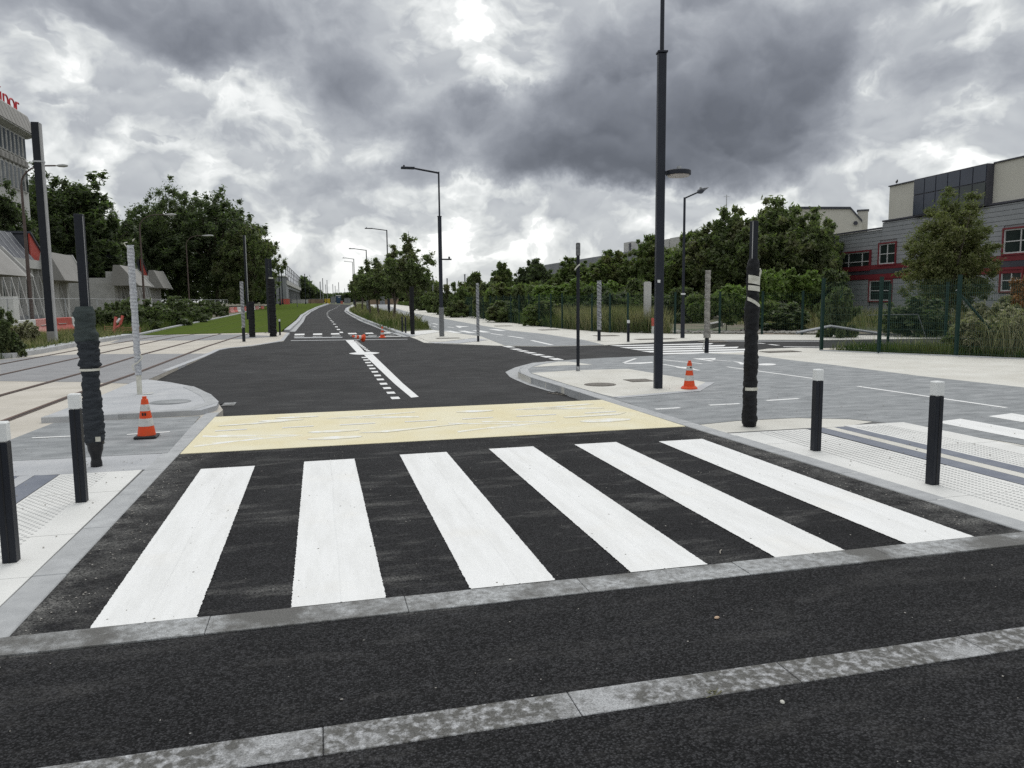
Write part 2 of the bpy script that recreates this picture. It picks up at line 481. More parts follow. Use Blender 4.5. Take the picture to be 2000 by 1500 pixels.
GRANITE = mat('granite_kerb', (0.345, 0.352, 0.358), (0.43, 0.438, 0.442), scale=6.0, detail=8, grain=(300, 0.14), bump=0.3, bscale=180, c3=(0.50, 0.51, 0.515), s3=2.2, lo3=0.55, hi3=0.78)
GRANITE_D = mat('granite_dirty', (0.17, 0.17, 0.165), (0.42, 0.43, 0.435), scale=22, detail=10, grain=(150, 0.4), bump=0.6, bscale=110, lo=0.30, hi=0.62, c3=(0.12, 0.118, 0.112), s3=1.7, lo3=0.45, hi3=0.60)
GRANITE_W = mat('granite_worn', (0.105, 0.103, 0.096), (0.44, 0.445, 0.455), scale=26, detail=11, grain=(140, 0.4), bump=0.7, bscale=110, lo=0.46, hi=0.68, c3=(0.38, 0.385, 0.39), s3=1.3, lo3=0.50, hi3=0.60)
GREYPAVE = mat('grey_paving', (0.39, 0.40, 0.415), (0.47, 0.475, 0.485), scale=2.0, detail=8, grain=(240, 0.10), bump=0.25, bscale=160, c3=(0.55, 0.55, 0.55), s3=1.4, lo3=0.58, hi3=0.8)
WHITESLAB = mat('white_slab', (0.66, 0.655, 0.63), (0.73, 0.725, 0.70), scale=1.3, detail=7, grain=(300, 0.06), bump=0.2, bscale=150, c3=(0.60, 0.585, 0.54), s3=1.6, lo3=0.6, hi3=0.82)
DOME = mat('dome_slab', (0.50, 0.50, 0.49), (0.60, 0.595, 0.575), scale=1.3, detail=5)
DARKSTRIP = mat('blue_grey_strip', (0.15, 0.165, 0.205), (0.20, 0.215, 0.25), scale=4, detail=6, grain=(200, 0.12), bump=0.2, bscale=150)
JOINT = mat('joint', (0.10, 0.10, 0.10))
RAIL = mat('rusty_rail', (0.10, 0.062, 0.048), (0.16, 0.10, 0.08), scale=8, rough=0.6, metal=0.4)
RAILGAP = mat('rail_groove', (0.03, 0.026, 0.024))
METAL = mat('anthracite_metal', (0.009, 0.011, 0.017), (0.013, 0.016, 0.023), scale=3, rough=0.5, spec=0.3, coords='obj')
METAL_L = mat('lamp_metal', (0.016, 0.019, 0.029), (0.022, 0.026, 0.037), scale=3, rough=0.5, spec=0.3, coords='obj')
METAL_B = mat('brown_metal', (0.085, 0.06, 0.055), (0.12, 0.09, 0.08), scale=2, rough=0.6)
GALV = mat('galvanised', (0.38, 0.39, 0.40), (0.48, 0.49, 0.50), scale=3, rough=0.5, metal=0.3)
MAST_LIT_GREY = mat('mast_lit_grey', (0.33, 0.33, 0.335), (0.40, 0.40, 0.40), scale=2, rough=0.6)  # paler grey paints the masts' lit inner side; pole strips reuse it
WHITECAP = mat('white_cap', (0.70, 0.71, 0.70), (0.76, 0.77, 0.76), scale=5, rough=0.5, coords='obj')
FABRIC = mat('dark_fabric', (0.030, 0.034, 0.040), (0.052, 0.058, 0.066), scale=6, detail=8, rough=0.95, spec=0.1, bump=1.0, bscale=14, stretch=(1, 1, 5))
FABRIC_G = mat('green_grey_fabric', (0.055, 0.068, 0.068), (0.075, 0.09, 0.088), scale=5, detail=8, rough=0.95, spec=0.1, bump=0.8, bscale=220)
BLACKFILM = mat('black_film', (0.005, 0.005, 0.006), (0.012, 0.013, 0.016), scale=9, detail=8, rough=0.55, spec=0.25, bump=1.0, bscale=24, stretch=(1, 1, 2))
BUCKET = mat('black_plastic', (0.012, 0.013, 0.015), (0.02, 0.02, 0.022), scale=5, rough=0.4)
TAPE = mat('pale_tape', (0.50, 0.49, 0.42), (0.66, 0.65, 0.58), scale=14, detail=6, rough=0.5)
ORANGE = mat('orange_plastic', (0.72, 0.075, 0.018), (0.60, 0.10, 0.03), scale=8, detail=6, rough=0.5, lo=0.45, hi=0.75, coords='obj', c3=(0.28, 0.08, 0.05), s3=14, lo3=0.62, hi3=0.8)
REDBAR = mat('red_barrier_plastic', (0.58, 0.10, 0.08), (0.50, 0.16, 0.13), scale=2, rough=0.55)
PINKBAR = mat('faded_barrier_plastic', (0.55, 0.22, 0.20), (0.60, 0.30, 0.27), scale=2, rough=0.6)
WHITEBAR = mat('white_barrier_plastic', (0.60, 0.60, 0.58), (0.70, 0.70, 0.68), scale=3, rough=0.6)
REFLECT = mat('reflective_band', (0.52, 0.52, 0.50), (0.62, 0.62, 0.60), scale=12, detail=7, rough=0.45, coords='obj', c3=(0.30, 0.29, 0.27), s3=16, lo3=0.58, hi3=0.72)
GREEN = mat('green_fence_metal', (0.006, 0.026, 0.021), (0.009, 0.033, 0.027), scale=3, rough=0.5)
WIRE = mat('green_wire', (0.035, 0.075, 0.060))
SOIL = mat('soil', (0.12, 0.095, 0.07), (0.22, 0.18, 0.135), scale=0.9, detail=9, bump=0.8, bscale=14, c3=(0.05, 0.075, 0.025), s3=0.35, lo3=0.42, hi3=0.6)
LAWN = mat('lawn', (0.066, 0.096, 0.022), (0.092, 0.128, 0.032), scale=5.0, detail=8, bump=0.9, bscale=30, spec=0.0, rough=1.0, grain=(22, 0.35), c3=(0.090, 0.120, 0.028), s3=0.35, lo3=0.42, hi3=0.65)
LAWN_D = mat('weedy_ground', (0.05, 0.075, 0.022), (0.10, 0.105, 0.045), scale=1.2, detail=8, bump=0.9, bscale=12, c3=(0.17, 0.14, 0.09), s3=0.5, lo3=0.5, hi3=0.65)
DRAIN = mat('cast_iron', (0.085, 0.075, 0.062), (0.15, 0.135, 0.115), scale=12, rough=0.6, metal=0.3, bump=0.6, bscale=60)
BARK = mat('bark', (0.075, 0.062, 0.050), (0.13, 0.11, 0.09), scale=9, detail=7, rough=0.9, bump=1.0, bscale=24, stretch=(1, 1, 0.3))
CLAD = mat('grey_cladding', (0.275, 0.285, 0.30), (0.315, 0.325, 0.34), scale=1.2, rough=0.55)
CREAM = mat('cream_render', (0.56, 0.54, 0.48), (0.60, 0.58, 0.52), scale=0.6, rough=0.8)
GLAZE = mat('blue_panel', (0.020, 0.028, 0.050), (0.030, 0.040, 0.066), scale=0.5, rough=0.12, spec=0.6)
PANE = mat('window_glass', (0.018, 0.026, 0.026), (0.03, 0.04, 0.038), scale=0.8, rough=0.08, spec=0.5)
REDPANEL = mat('red_panel', (0.17, 0.026, 0.034), (0.20, 0.036, 0.044), scale=1.0, rough=0.5)
DARKPANEL = mat('dark_panel', (0.055, 0.055, 0.07), (0.075, 0.075, 0.09), scale=1, rough=0.5)
WFRAME = mat('white_frame', (0.50, 0.50, 0.50), (0.58, 0.58, 0.58), scale=3, rough=0.5)
PCONC = mat('pale_concrete', (0.44, 0.435, 0.42), (0.52, 0.515, 0.50), scale=1.2, detail=7, c3=(0.36, 0.355, 0.34), s3=0.5, lo3=0.5, hi3=0.75)
TAUPE = mat('taupe_panel', (0.27, 0.26, 0.245), (0.305, 0.295, 0.28), scale=0.8)
DARKROOF = mat('dark_zinc', (0.055, 0.060, 0.075), (0.07, 0.075, 0.09), scale=1, rough=0.5)
REDSIDE = mat('red_corrugated', (0.42, 0.062, 0.045), (0.36, 0.075, 0.06), scale=1.2, rough=0.6)
SIGNRED = mat('sign_red', (0.50, 0.03, 0.04), rough=0.5)
FARCONC = mat('far_concrete', (0.20, 0.21, 0.225), (0.26, 0.265, 0.28), scale=0.3)
TOILET = mat('blue_cabin', (0.035, 0.065, 0.12), (0.045, 0.08, 0.14), scale=1)
BROWNWALL = mat('brown_hoarding', (0.23, 0.16, 0.11), (0.30, 0.22, 0.16), scale=0.6)
YELLOWM = mat('yellow_machine', (0.55, 0.40, 0.05))
WOOD = mat('weathered_timber', (0.32, 0.29, 0.25), (0.42, 0.39, 0.34), scale=6)
STONE = mat('pebble_stone', (0.28, 0.26, 0.23), (0.42, 0.40, 0.37), scale=9)
BIRD = mat('black_feathers', (0.012, 0.012, 0.014))
LENS = mat('lamp_lens', (0.42, 0.38, 0.36), (0.5, 0.46, 0.44), scale=6, rough=0.3)
HOUSEWHITE = mat('lamp_head_pale', (0.42, 0.42, 0.41), (0.5, 0.5, 0.49), scale=3, rough=0.4)
def filmmat(name, ca, cb, turns, tilt=1.0, width=0.5, irr=3.0):
    m = bpy.data.materials.new(name); m.use_nodes = True
    N = NT(m.node_tree); bs = N.n['Principled BSDF']
    v = N.new('ShaderNodeTexCoord').outputs['Object']
    x, y, z = N.sep(v)
    ang = N.math('DIVIDE', N.math('ARCTAN2', y, x), 6.2832)
    ph = N.math('ADD', N.math('MULTIPLY', z, turns), N.math('MULTIPLY', ang, tilt))
    ph = N.math('ADD', ph, N.math('MULTIPLY', N.noise(v, 5, 6, 0.65), irr))
    fr = N.math('FRACT', ph)
    f = N.mapr(fr, width - 0.12, width + 0.12)
    c = N.mix(f, ca, cb)
    c = N.mix(N.mapr(N.noise(v, 4.5, 6, 0.7), 0.45, 0.62), c, N.mix(0.5, ca, cb))
    c = N.vmath('SCALE', c, N.mapr(N.noise(v, 30, 5, 0.7), 0.3, 0.7, 0.7, 1.2))
    N.put(bs.inputs['Base Color'], c); bs.inputs['Roughness'].default_value = 0.35
    bp = N.new('ShaderNodeBump'); bp.inputs['Strength'].default_value = 0.8; bp.inputs['Distance'].default_value = 0.01
    N.put(bp.inputs['Height'], N.math('ADD', N.math('MULTIPLY', fr, 0.6), N.noise(v, 35, 5, 0.6))); N.l.new(bp.outputs[0], bs.inputs['Normal'])
    return m
FILM_W = filmmat('white_wrap_film', (0.56, 0.58, 0.61), (0.40, 0.41, 0.45), 17, 1.0, 0.6, 1.2)
FILM_G = filmmat('grey_wrap_film', (0.42, 0.43, 0.44), (0.13, 0.135, 0.15), 7, 2.0)
FILM_T = filmmat('taupe_wrap_film', (0.23, 0.215, 0.195), (0.42, 0.40, 0.36), 4.0, 1.5, 0.72)
FILM_D = filmmat('dark_grey_wrap_film', (0.19, 0.195, 0.205), (0.12, 0.125, 0.13), 12)
L_DARK = leafmat('leaf_dark', (0.066, 0.088, 0.050), (0.145, 0.172, 0.092), 0.55)
L_MID = leafmat('leaf_mid', (0.095, 0.122, 0.060), (0.205, 0.235, 0.115), 0.55, (0.18, 0.175, 0.10))
L_GREEN = leafmat('leaf_green', (0.092, 0.128, 0.048), (0.195, 0.235, 0.098), 0.52, (0.17, 0.17, 0.08))
L_SUMAC = leafmat('leaf_bright', (0.11, 0.165, 0.045), (0.21, 0.27, 0.085), 0.45)
L_OLIVE = leafmat('leaf_olive', (0.10, 0.115, 0.045), (0.24, 0.24, 0.11), 0.42, (0.13, 0.15, 0.065))
L_BUSH = leafmat('leaf_bush', (0.075, 0.10, 0.052), (0.16, 0.185, 0.09), 0.45)
L_DRY = leafmat('leaf_dry', (0.20, 0.085, 0.03), (0.30, 0.16, 0.07), 0.3)
G_DRY = leafmat('grass_dry', (0.20, 0.19, 0.11), (0.38, 0.33, 0.20), 0.35, (0.11, 0.145, 0.05))
G_GREEN = leafmat('grass_green', (0.050, 0.085, 0.022), (0.11, 0.15, 0.045), 0.35, (0.15, 0.15, 0.06))
G_PALE = leafmat('weed_pale', (0.20, 0.20, 0.11), (0.40, 0.37, 0.26), 0.35, (0.13, 0.155, 0.06))

# ------------------------------------------------------------------ ground, roads, pavements
rng = random.Random(7)
def world_sheet():
    bm = bmesh.new()
    xs = [-2500, -600, -200, -100, -60, -30, 0, 30, 60, 100, 200, 600, 2500]
    ys = [-300, -20, 0, 40, 80, 100, 112, 124, 136, 148, 160, 172, 184, 196, 208, 220, 230, 300, 600, 1200, 3500]
    gv = [[bm.verts.new((x, y, -0.22 + rise(y))) for x in xs] for y in ys]
    for j in range(len(ys) - 1):
        for i in range(len(xs) - 1):
            bm.faces.new((gv[j][i], gv[j][i + 1], gv[j + 1][i + 1], gv[j + 1][i]))
    me = bpy.data.meshes.new('ground'); bm.to_mesh(me); bm.free(); me.materials.append(LAWN_D)
    o = bpy.data.objects.new('ground', me); COL.objects.link(o); o['kind'] = 'structure'
world_sheet()

RCUTS = [11.35, 12.1, 14, 16, 18, 20, 22, 24, 38, 40]
# raised table with the crossing, and the asphalt in front of it
road = poly('table_road', [(-26, -8), (30, -8), (30, 3.88), (4.75, 3.88), (4.56, 8.68), (-1.62, 8.68), (-1.66, 3.88), (-26, 3.88)], A_TABLE, -0.002, 0.3)
poly('near_road', [(-26, -8), (30, -8), (30, 3.80), (-26, 3.80)], A_NEAR, 0.002)
ROAD_L = [site(*p, zroad) for p in ((566, 648), (576, 638), (586, 628), (592, 618), (604, 609), (620, 601), (642, 593.5))]
ROAD_R = [site(*p, zroad) for p in ((800, 658), (780, 652), (745, 640), (712, 628), (690, 617), (676, 608), (678, 602), (690, 595.5))]
poly('intersection_road', [(-1.62, 11.3), (4.5, 11.3), (4.9, 12.1), (9, 16), (33, 18.2), (90, 11), (90, 20), (34, 27), (9, 30), (4.6, 35), (4.4, 44), (-2.6, 44), (-4.5, 30), (-4.6, 16), (-2.1, 12.4)], A_ROAD, zroad, cuts=RCUTS)
poly('far_road', [(p[0] - 0.9, p[1]) for p in ([(ROAD_L[0][0], 43.9)] + ROAD_L[1:])] + [(p[0] + 0.9, p[1]) for p in ([(ROAD_R[0][0] + .2, 43.9)] + ROAD_R[3:])][::-1], A_ROAD, lambda Y: zroad(Y) - 0.003, cuts=RCUTS)
poly('yellow_cycle_crossing', [(-1.50, 8.66), (4.44, 8.66), (4.35, 11.36), (-1.48, 11.36)], YELLOW, 0.004, 0.1)
poly('table_edge_line', [(-1.5, 12.10), (4.33, 11.93), (4.33, 11.98), (-1.5, 12.16)], GRANITE, lambda Y: zroad(Y) + 0.006, kind='structure')

# right-hand pavement between the table, the side road and the fence
KR = [(4.64, 3.88), (4.56, 6.2), (4.46, 8.6), (4.36, 11.0), (4.35, 11.6)]
NOSE = [site(*p) for p in ((1168, 779), (1120, 763), (1075, 749), (1035, 737), (1012, 727), (1016, 719), (1032, 713), (1068, 706.5), (1120, 702.5), (1182, 699))]
SIDE_LO = [site(*p) for p in ((1280, 695), (1376, 690), (1452, 688), (1500, 681), (1560, 679), (1605, 680.5))]
FENCE_R = [(14.5, 20.3)] + [site(*p) for p in ((1602, 685), (1714, 690), (1866, 696))] + [(17.9, 14.0), (21.0, 9.5), (25.6, 3.88)]
S1 = KR + NOSE[1:] + SIDE_LO + FENCE_R[1:]
poly('right_pavement', S1, BEIGE, 0.0, 0.3)
# cycle path on it
c = [site(*p) for p in ((1182, 699), (1280, 695), (1376, 690), (1440, 692.5), (1475, 694), (1540, 703), (1620, 712), (1800, 735), (2000, 757))]
cyc = [(4.62, 8.72), (5.29, 8.86), (6.17, 8.84), (6.75, 8.55), (7.05, 8.0), (7.32, 6.6), (7.45, 3.9), (12.2, 3.9)] + c[::-1] + \
      [site(*p) for p in ((1120, 702.5), (1068, 706.5), (1032, 713), (1016, 719), (1012, 727), (1035, 737), (1075, 749), (1120, 763), (1168, 779))] + [(4.58, 11.4)]
poly('cycle_path', cyc, A_CYCLE, 0.004)
poly('corner_concrete', [site(*p) for p in ((1037, 729), (1120, 724), (1226, 721), (1274, 729), (1378, 747), (1350, 763), (1198, 776), (1176, 771), (1110, 752))], BEIGE, 0.008)
poly('concrete_wedge', [site(*p) for p in ((1040, 717.5), (1064, 711), (1090, 707), (1112, 706.8), (1158, 713), (1100, 714.2))], BEIGE, 0.008)
ribbon('kerb_edging', [site(*p) for p in ((1378, 747), (1350, 763), (1198, 776))], 0.18, GREYPAVE, 0.009, side=1)
poly('tactile_bed', [(4.70, 3.88), (4.66, 8.10), (5.75, 8.10), (6.33, 8.06), (6.92, 8.28), (7.12, 7.6), (7.26, 6.4), (7.34, 3.88)], JOINT, 0.003)

# far pavements beyond the side road
FAR_EDGE = [site(*p) for p in ((800, 657.5), (815, 663), (828, 669), (860, 671), (900, 672), (986, 675.4), (1060, 676.6), (1180, 674), (1240, 670.5), (1310, 667), (1376, 664), (1500, 663.6), (1600, 664))]
FF = [site(*p) for p in ((1098, 642), (1191, 649.5), (1318, 652), (1405, 652), (1488, 653), (1566, 654))]
FFL = [(30.0, 21.5)] + FF[::-1] + [site(*p) for p in ((1030, 635), (960, 625), (900, 612.5), (860, 606), (838, 601.5), (800, 598), (775, 595))]
S2 = [(p[0], p[1]) for p in ROAD_R[::-1]] + FAR_EDGE[1:] + [(33, 22.2)] + FFL
poly('far_right_pavement', S2, BEIGE, 0.0, 0.3)
poly('far_cycle_path', [site(*p) for p in ((731, 594.5), (732, 600), (745, 608), (770, 615), (812, 630), (845, 644), (888, 650), (940, 657), (986, 675), (1060, 676.3), (1180, 673.7), (1140, 664), (1060, 652), (1000, 646), (930, 634), (880, 625), (830, 616), (800, 610), (774, 602), (757, 597), (752, 594.5))], A_CYCLE, 0.004)
poly('verge', [site(*p) for p in ((681, 603), (682, 608), (700, 617.5), (740, 637), (772, 648.5), (846, 644), (812, 631), (770, 618), (740, 609), (718, 598), (712, 595.5), (700, 595.5))], LAWN_D, 0.006)
poly('table_paving', [site(*p) for p in ((775, 650), (846, 645), (862, 648), (812, 655.5), (800, 657))], WHITESLAB, 0.009)
poly('far_corner_concrete', [site(*p) for p in ((818, 659), (878, 657), (928, 660), (862, 668), (836, 667))], BEIGE, 0.008)
poly('far_corner_grey', [site(*p) for p in ((836, 668.5), (862, 668.6), (928, 660.5), (955, 664), (895, 671), (850, 671))], GREYPAVE, 0.0085)
poly('side_road_kerb_line', [site(*p, zroad) for p in ((1390, 665.5), (1600, 666), (1600, 667.3), (1390, 666.8))], GRANITE, lambda Y: zroad(Y) + 0.006)

# left: tram track bed, near pavement
ASPH_L = [(-1.48, 11.6), (-1.46, 12.1)] + [site(*p) for p in ((428, 790), (415, 775), (380, 758), (340, 750), (300, 745), (288, 742), (330, 724), (400, 697), (434, 681), (490, 676), (554, 666), (566, 650))]
S3 = [(-1.66, 3.88)] + [(-1.62, 8.6)] + ASPH_L + [(-1.9, 42.2), (-8.9, 41.2), site(240, 661), site(150, 676), site(26, 699), site(0, 702), (-11.5, 22), (-13.5, 14), (-16, 3.88)]
S3 = [(p[0], p[1]) for p in S3][::-1]
poly('track_bed', S3, BEIGE_T, 0.0, 0.3)
def tb(name, px, m=GREY_T, z=0.004):
    poly(name, [site(*p) for p in px], m, z)
tb('track_slab', ((0, 744.5), (150, 746), (270, 750), (330, 724), (400, 697), (434, 681), (400, 691), (280, 691.5), (160, 692), (95, 695), (0, 703)))
tb('track_slab', ((240, 661), (275, 655), (470, 653), (545, 657), (470, 662), (400, 665), (290, 665), (215, 670)))
tb('left_cycle_path', ((105, 827), (392, 813.5), (327, 886), (0, 903), (-60, 905), (0, 868)), A_CYCLE, 0.008)
poly('pavement_band', [(-1.66, 8.72), (-1.66, 7.92), (-2.44, 7.92), (-2.9, 7.98), (-6, 8.4), (-6, 9.1), (-3.1, 8.82)], GREYPAVE, 0.006)
poly('left_tactile_bed', [(-1.70, 3.92), (-1.70, 7.94), (-2.44, 7.92), (-2.44, 3.92)], JOINT, 0.003)
poly('guide_strip', [(-2.445, 7.90), (-2.66, 7.95), (-2.66, 3.9), (-2.445, 3.9)], DARKSTRIP, 0.007)
poly('guide_strip', [(-2.80, 7.95), (-2.98, 7.98), (-2.98, 3.9), (-2.80, 3.9)], DARKSTRIP, 0.007)
poly('pavement_strip', [(-2.665, 7.95), (-2.795, 7.95), (-2.795, 3.9), (-2.665, 3.9)], GREYPAVE, 0.007)
poly('left_pavement', [(-2.985, 7.98), (-9, 8.4), (-9, 3.9), (-2.985, 3.9)], WHITESLAB, 0.005)
# raised island beside the track
ISL = [site(80, 816, 0.075), site(200, 811, 0.075), site(392, 801, 0.075), site(423, 792, 0.075), site(427, 784, 0.075), site(412, 770, 0.075), site(378, 755, 0.075), site(330, 746, 0.075), site(288, 741, 0.075), site(262, 745, 0.075), site(190, 775, 0.075)]
poly('track_island_slab', ISL, GREYPAVE, 0.075, 0.32)
# lawn of the tram track, weedy strips outside the works
LAWN_LEFT = [site(*p) for p in ((275, 655), (340, 640), (400, 628), (480, 610), (528, 594.5), (536, 592.6))]
poly('grass_track', LAWN_LEFT[::1] + [ROAD_L[-1]] + [(p[0] - .42, p[1]) for p in ROAD_L[:-1][::-1]] + [(-1.95, 42.3)], LAWN, 0.012, 0.25)
LAWN_DEEP = [(p[0] - 0.25, p[1]) for p in LAWN_LEFT]
poly('weedy_strip', [(-60, 6), (-16, 6), (-13.5, 14), (-11.5, 22), site(0, 702), site(26, 699), site(150, 676), site(240, 661)] + LAWN_DEEP + [(-60, 470)], SOIL, -0.04)
poly('weedy_plot', [(30.5, -5)] + [(p[0] + .05, p[1] + .02) for p in FENCE_R[::-1][:-1]] + [(14.6, 20.2), (16.6, 19.6), (24, 16), (60, 8), (90, -5)], LAWN_D, -0.02)
poly('side_pavement', [(14.55, 20.3), (16.6, 19.65), (24, 16.05), (60, 8.05), (90, -4.9), (90, 12), (60, 15), (33, 18.9), (20, 20.4), (15, 20.9)], BEIGE_T, -0.01)
poly('wild_ground', [(120, 0), (120, 470)] + [(FFL[-1][0], 470)] + [(p[0] + .02, p[1] + .06) for p in FFL[::-1][:-1]] + [(33, 22.6), (60, 20), (90, 12.5)], SOIL, -0.03)

# rails
RAILS = [[(-60, 722), (0, 712), (150, 684), (290, 660), (345, 652.5)], [(-60, 747), (0, 733), (150, 700), (340, 659), (385, 652)],
         [(-60, 792), (0, 773), (164, 728), (280, 692), (400, 660), (430, 652.5)], [(-60, 846), (6, 824), (138, 774), (264, 730), (400, 678), (466, 657), (486, 652)]]
railz = 0.012
for r in RAILS:
    pts = [site(*p) for p in r]
    o = ribbon('tram_rail', pts, 0.055, RAIL, railz, side=1); o['kind'] = 'structure'
    ribbon('rail_groove', offset_line(pts, -0.002), 0.045, RAILGAP, railz - 0.003, side=-1, parent=o)
    ribbon('rail_lip', offset_line(pts, -0.048), 0.02, RAIL, railz - 0.001, side=-1, parent=o)
LAWNRAIL = mat('rail_trace', (0.085, 0.115, 0.035), (0.11, 0.135, 0.05), scale=3, spec=0.0, rough=1.0)
for (a, b) in (((345, 652.5), (545, 594.5)), ((385, 652), (560, 594)), ((430, 652), (583, 594)), ((486, 651), (600, 594)), ((300, 653), (530, 595.5)), ((520, 650), (612, 594))):
    p, q = site(*a), site(*b)
    ribbon('track_trace', [p, ((p[0] + q[0]) / 2, (p[1] + q[1]) / 2), q], 0.10, LAWNRAIL, 0.018)

# ------------------------------------------------------------------ kerbs made of stones
def kerb(name, pts, w, m, top=0.006, depth=0.2, L=1.0, side=1, jit=0.004, kind='structure', step=None, gap=0.006, bev=0.006):
    root = empty(name); root['kind'] = kind
    # walk along the line and lay one stone after another
    segs = []; cur = Vector(pts[0]); i = 1; rem = L; out = [cur.copy()]
    while i < len(pts):
        d = Vector(pts[i]) - cur; l = d.length
        if l < rem:
            rem -= l; cur = Vector(pts[i]); i += 1
        else:
            cur = cur + d.normalized() * rem; out.append(cur.copy()); rem = L
    if (cur - out[-1]).length > 0.15: out.append(cur.copy())
    cache = {}
    for a, b in zip(out[:-1], out[1:]):
        l = round((b - a).length - gap, 3)
        if l not in cache:
            mb = MB(); y0, y1 = (0, w) if side > 0 else (-w, 0)
            mb.box(0, l, y0, y1, -depth, 0)
            o = mb.build('kerb_stone', m, root, bevel=bev); cache[l] = o.data
        else: o = link_mesh('kerb_stone', cache[l], root)
        ang = math.atan2(b.y - a.y, b.x - a.x)
        ztop = top(a.y) if callable(top) else top
        o.location = (a.x, a.y, ztop + rise(a.y) + rng.uniform(-jit, jit) * 0.5)
        o.rotation_euler = (0, 0, ang + rng.uniform(-1, 1) * 0.002)
    return root
kerb('left_kerb', [(-1.53, 3.96), (-1.51, 8.7), (-1.475, 11.85)], 0.19, GRANITE, top=0.008, L=0.98, side=1)
kerb('right_kerb', KR[:-1] + [(4.35, 11.5)], 0.20, GRANITE, top=0.009, side=-1)
kerb('right_corner_kerb', [(4.345, 11.51)] + NOSE[1:8], 0.20, GRANITE, top=0.010, depth=0.26, side=-1, L=0.9)
kerb('table_front_kerb', [(-1.60, 3.83), (5.2, 3.83), (11, 3.80)], 0.215, GRANITE_D, top=0.006, side=1, gap=0.003, bev=0.002)
kerb('road_front_kerb', [(-2.0, 2.645), (5, 2.66), (9, 2.66)], 0.185, GRANITE_W, top=0.007, side=1, L=0.98, gap=0.004, bev=0.003)
kerb('island_kerb', ISL[:7], 0.18, GRANITE, top=0.082, depth=0.32, side=1, L=0.95)
kerb('track_kerb', ASPH_L[8:], 0.16, GREYPAVE, top=0.010, side=1)
kerb('far_left_kerb', [(p[0], p[1]) for p in ROAD_L[:4]], 0.30, GREYPAVE, top=0.045, side=1, L=2.0)
kerb('far_right_kerb', [(p[0], p[1]) for p in ROAD_R[:5]], 0.26, GREYPAVE, top=0.045, side=-1, L=2.0)
ribbon('far_kerb', ROAD_L[3:], 0.35, GREYPAVE, 0.045, 0.2, side=1)
ribbon('far_kerb', ROAD_R[4:], 0.30, GREYPAVE, 0.045, 0.2, side=-1)
ribbon('gutter_strip', ROAD_L, 0.30, GRANITE, lambda Y: zroad(Y) + 0.006, side=-1)
ribbon('gutter_strip', ROAD_R, 0.28, GRANITE, lambda Y: zroad(Y) + 0.006, side=1)
gp = [site(*p, zroad) for p in ((1120, 774.5), (1070, 764), (1030, 752), (996, 737), (987, 727), (1006, 718), (1040, 709), (1100, 703.8))]
poly('gutter_strip', gp + [(p[0] + .02, p[1]) for p in NOSE[7:0:-1]] , GRANITE, lambda Y: zroad(Y) + 0.006, cuts=RCUTS)
kerb('lawn_kerb', LAWN_LEFT[:4], 0.22, GREYPAVE, top=0.09, depth=0.3, side=1, L=2.0)
ribbon('lawn_kerb', LAWN_LEFT[3:], 0.25, GREYPAVE, 0.06, 0.2, side=1)
kerb('platform_kerb', [site(*p, 0.15) for p in ((25, 690), (75, 683), (150, 669), (200, 661.5), (262, 652))], 0.5, GREYPAVE, top=0.15, depth=0.3, side=1, L=2.4)
kerb('fence_edging', [(p[0] - .03, p[1] - .02) for p in FENCE_R[1:5]], 0.06, GREYPAVE, top=0.03, depth=0.15, side=1, L=1.5)
mb = MB(); mb.prism([(-1.75, 3.0, 0.0), (-1.48, 3.0, 0.0), (-1.50, 3.98, 0.02), (-1.75, 4.45, 0.06), (-2.1, 4.3, 0.12), (-2.1, 3.3, 0.10)], (0, 0, -0.2))
stone = MB(); stone.prism([(-2.45, 3.86, .0), (-1.60, 3.86, .0), (-1.66, 4.22, .0), (-2.45, 4.22, .0)], (0, 0, 0.06))
o = stone.build('splayed_kerb_stone', GRANITE_D, bevel=0.02); o['kind'] = 'structure'

# ------------------------------------------------------------------ tactile slabs, one by one
def slab_field(name, x0, x1, y0, y1, nx, ys, m, z=0.009, skew=0.0, clip=None):
    root = empty(name); root['kind'] = 'structure'
    w = (x1 - x0) / nx; cache = {}
    for a, b in zip(ys[:-1], ys[1:]):
        for i in range(nx):
            xa, xb = x0 + i * w, x0 + (i + 1) * w
            if clip and not clip((xa + xb) / 2, (a + b) / 2): continue
            key = (round(xb - xa, 3), round(b - a, 3))
            if key not in cache:
                mb = MB(); g = 0.003
                mb.box(g, xb - xa - g, g, b - a - g, -0.03, 0)
                o = mb.build('paving_slab', m, root); cache[key] = o.data
            else: o = link_mesh('paving_slab', cache[key], root)
            o.location = (xa + skew * (a - y0), a, z + rng.uniform(-0.0012, 0.0012))
    return root
left_slabs = slab_field('left_tactile_paving', -2.435, -1.715, 3.95, 7.9, 1, [3.96, 4.93, 5.80, 7.05, 7.90], WHITESLAB)
def clipr(x, y): return x < 7.22 - 0.02 * (y - 5) and not (y > 7.9 and x > 6.9)
right_slabs = slab_field('right_tactile_paving', 4.70, 5.76, 3.9, 8.05, 2, [3.92, 4.92, 5.88, 6.64, 7.30, 8.02], WHITESLAB, skew=-0.01)
right_slabs2 = slab_field('kerbside_tactile_paving', 6.36, 7.24, 3.9, 8.2, 2, [3.92, 4.6, 5.3, 6.0, 6.7, 7.4, 8.10], WHITESLAB, skew=-0.01, clip=clipr)
for (x0, x1, m_) in ((5.765, 5.985, DARKSTRIP), (5.99, 6.135, BEIGE), (6.14, 6.355, DARKSTRIP)):
    poly('guide_strip' if m_ is DARKSTRIP else 'pale_strip', [(x0, 8.04), (x1, 8.04), (x1, 3.9), (x0, 3.9)], m_, 0.0075)
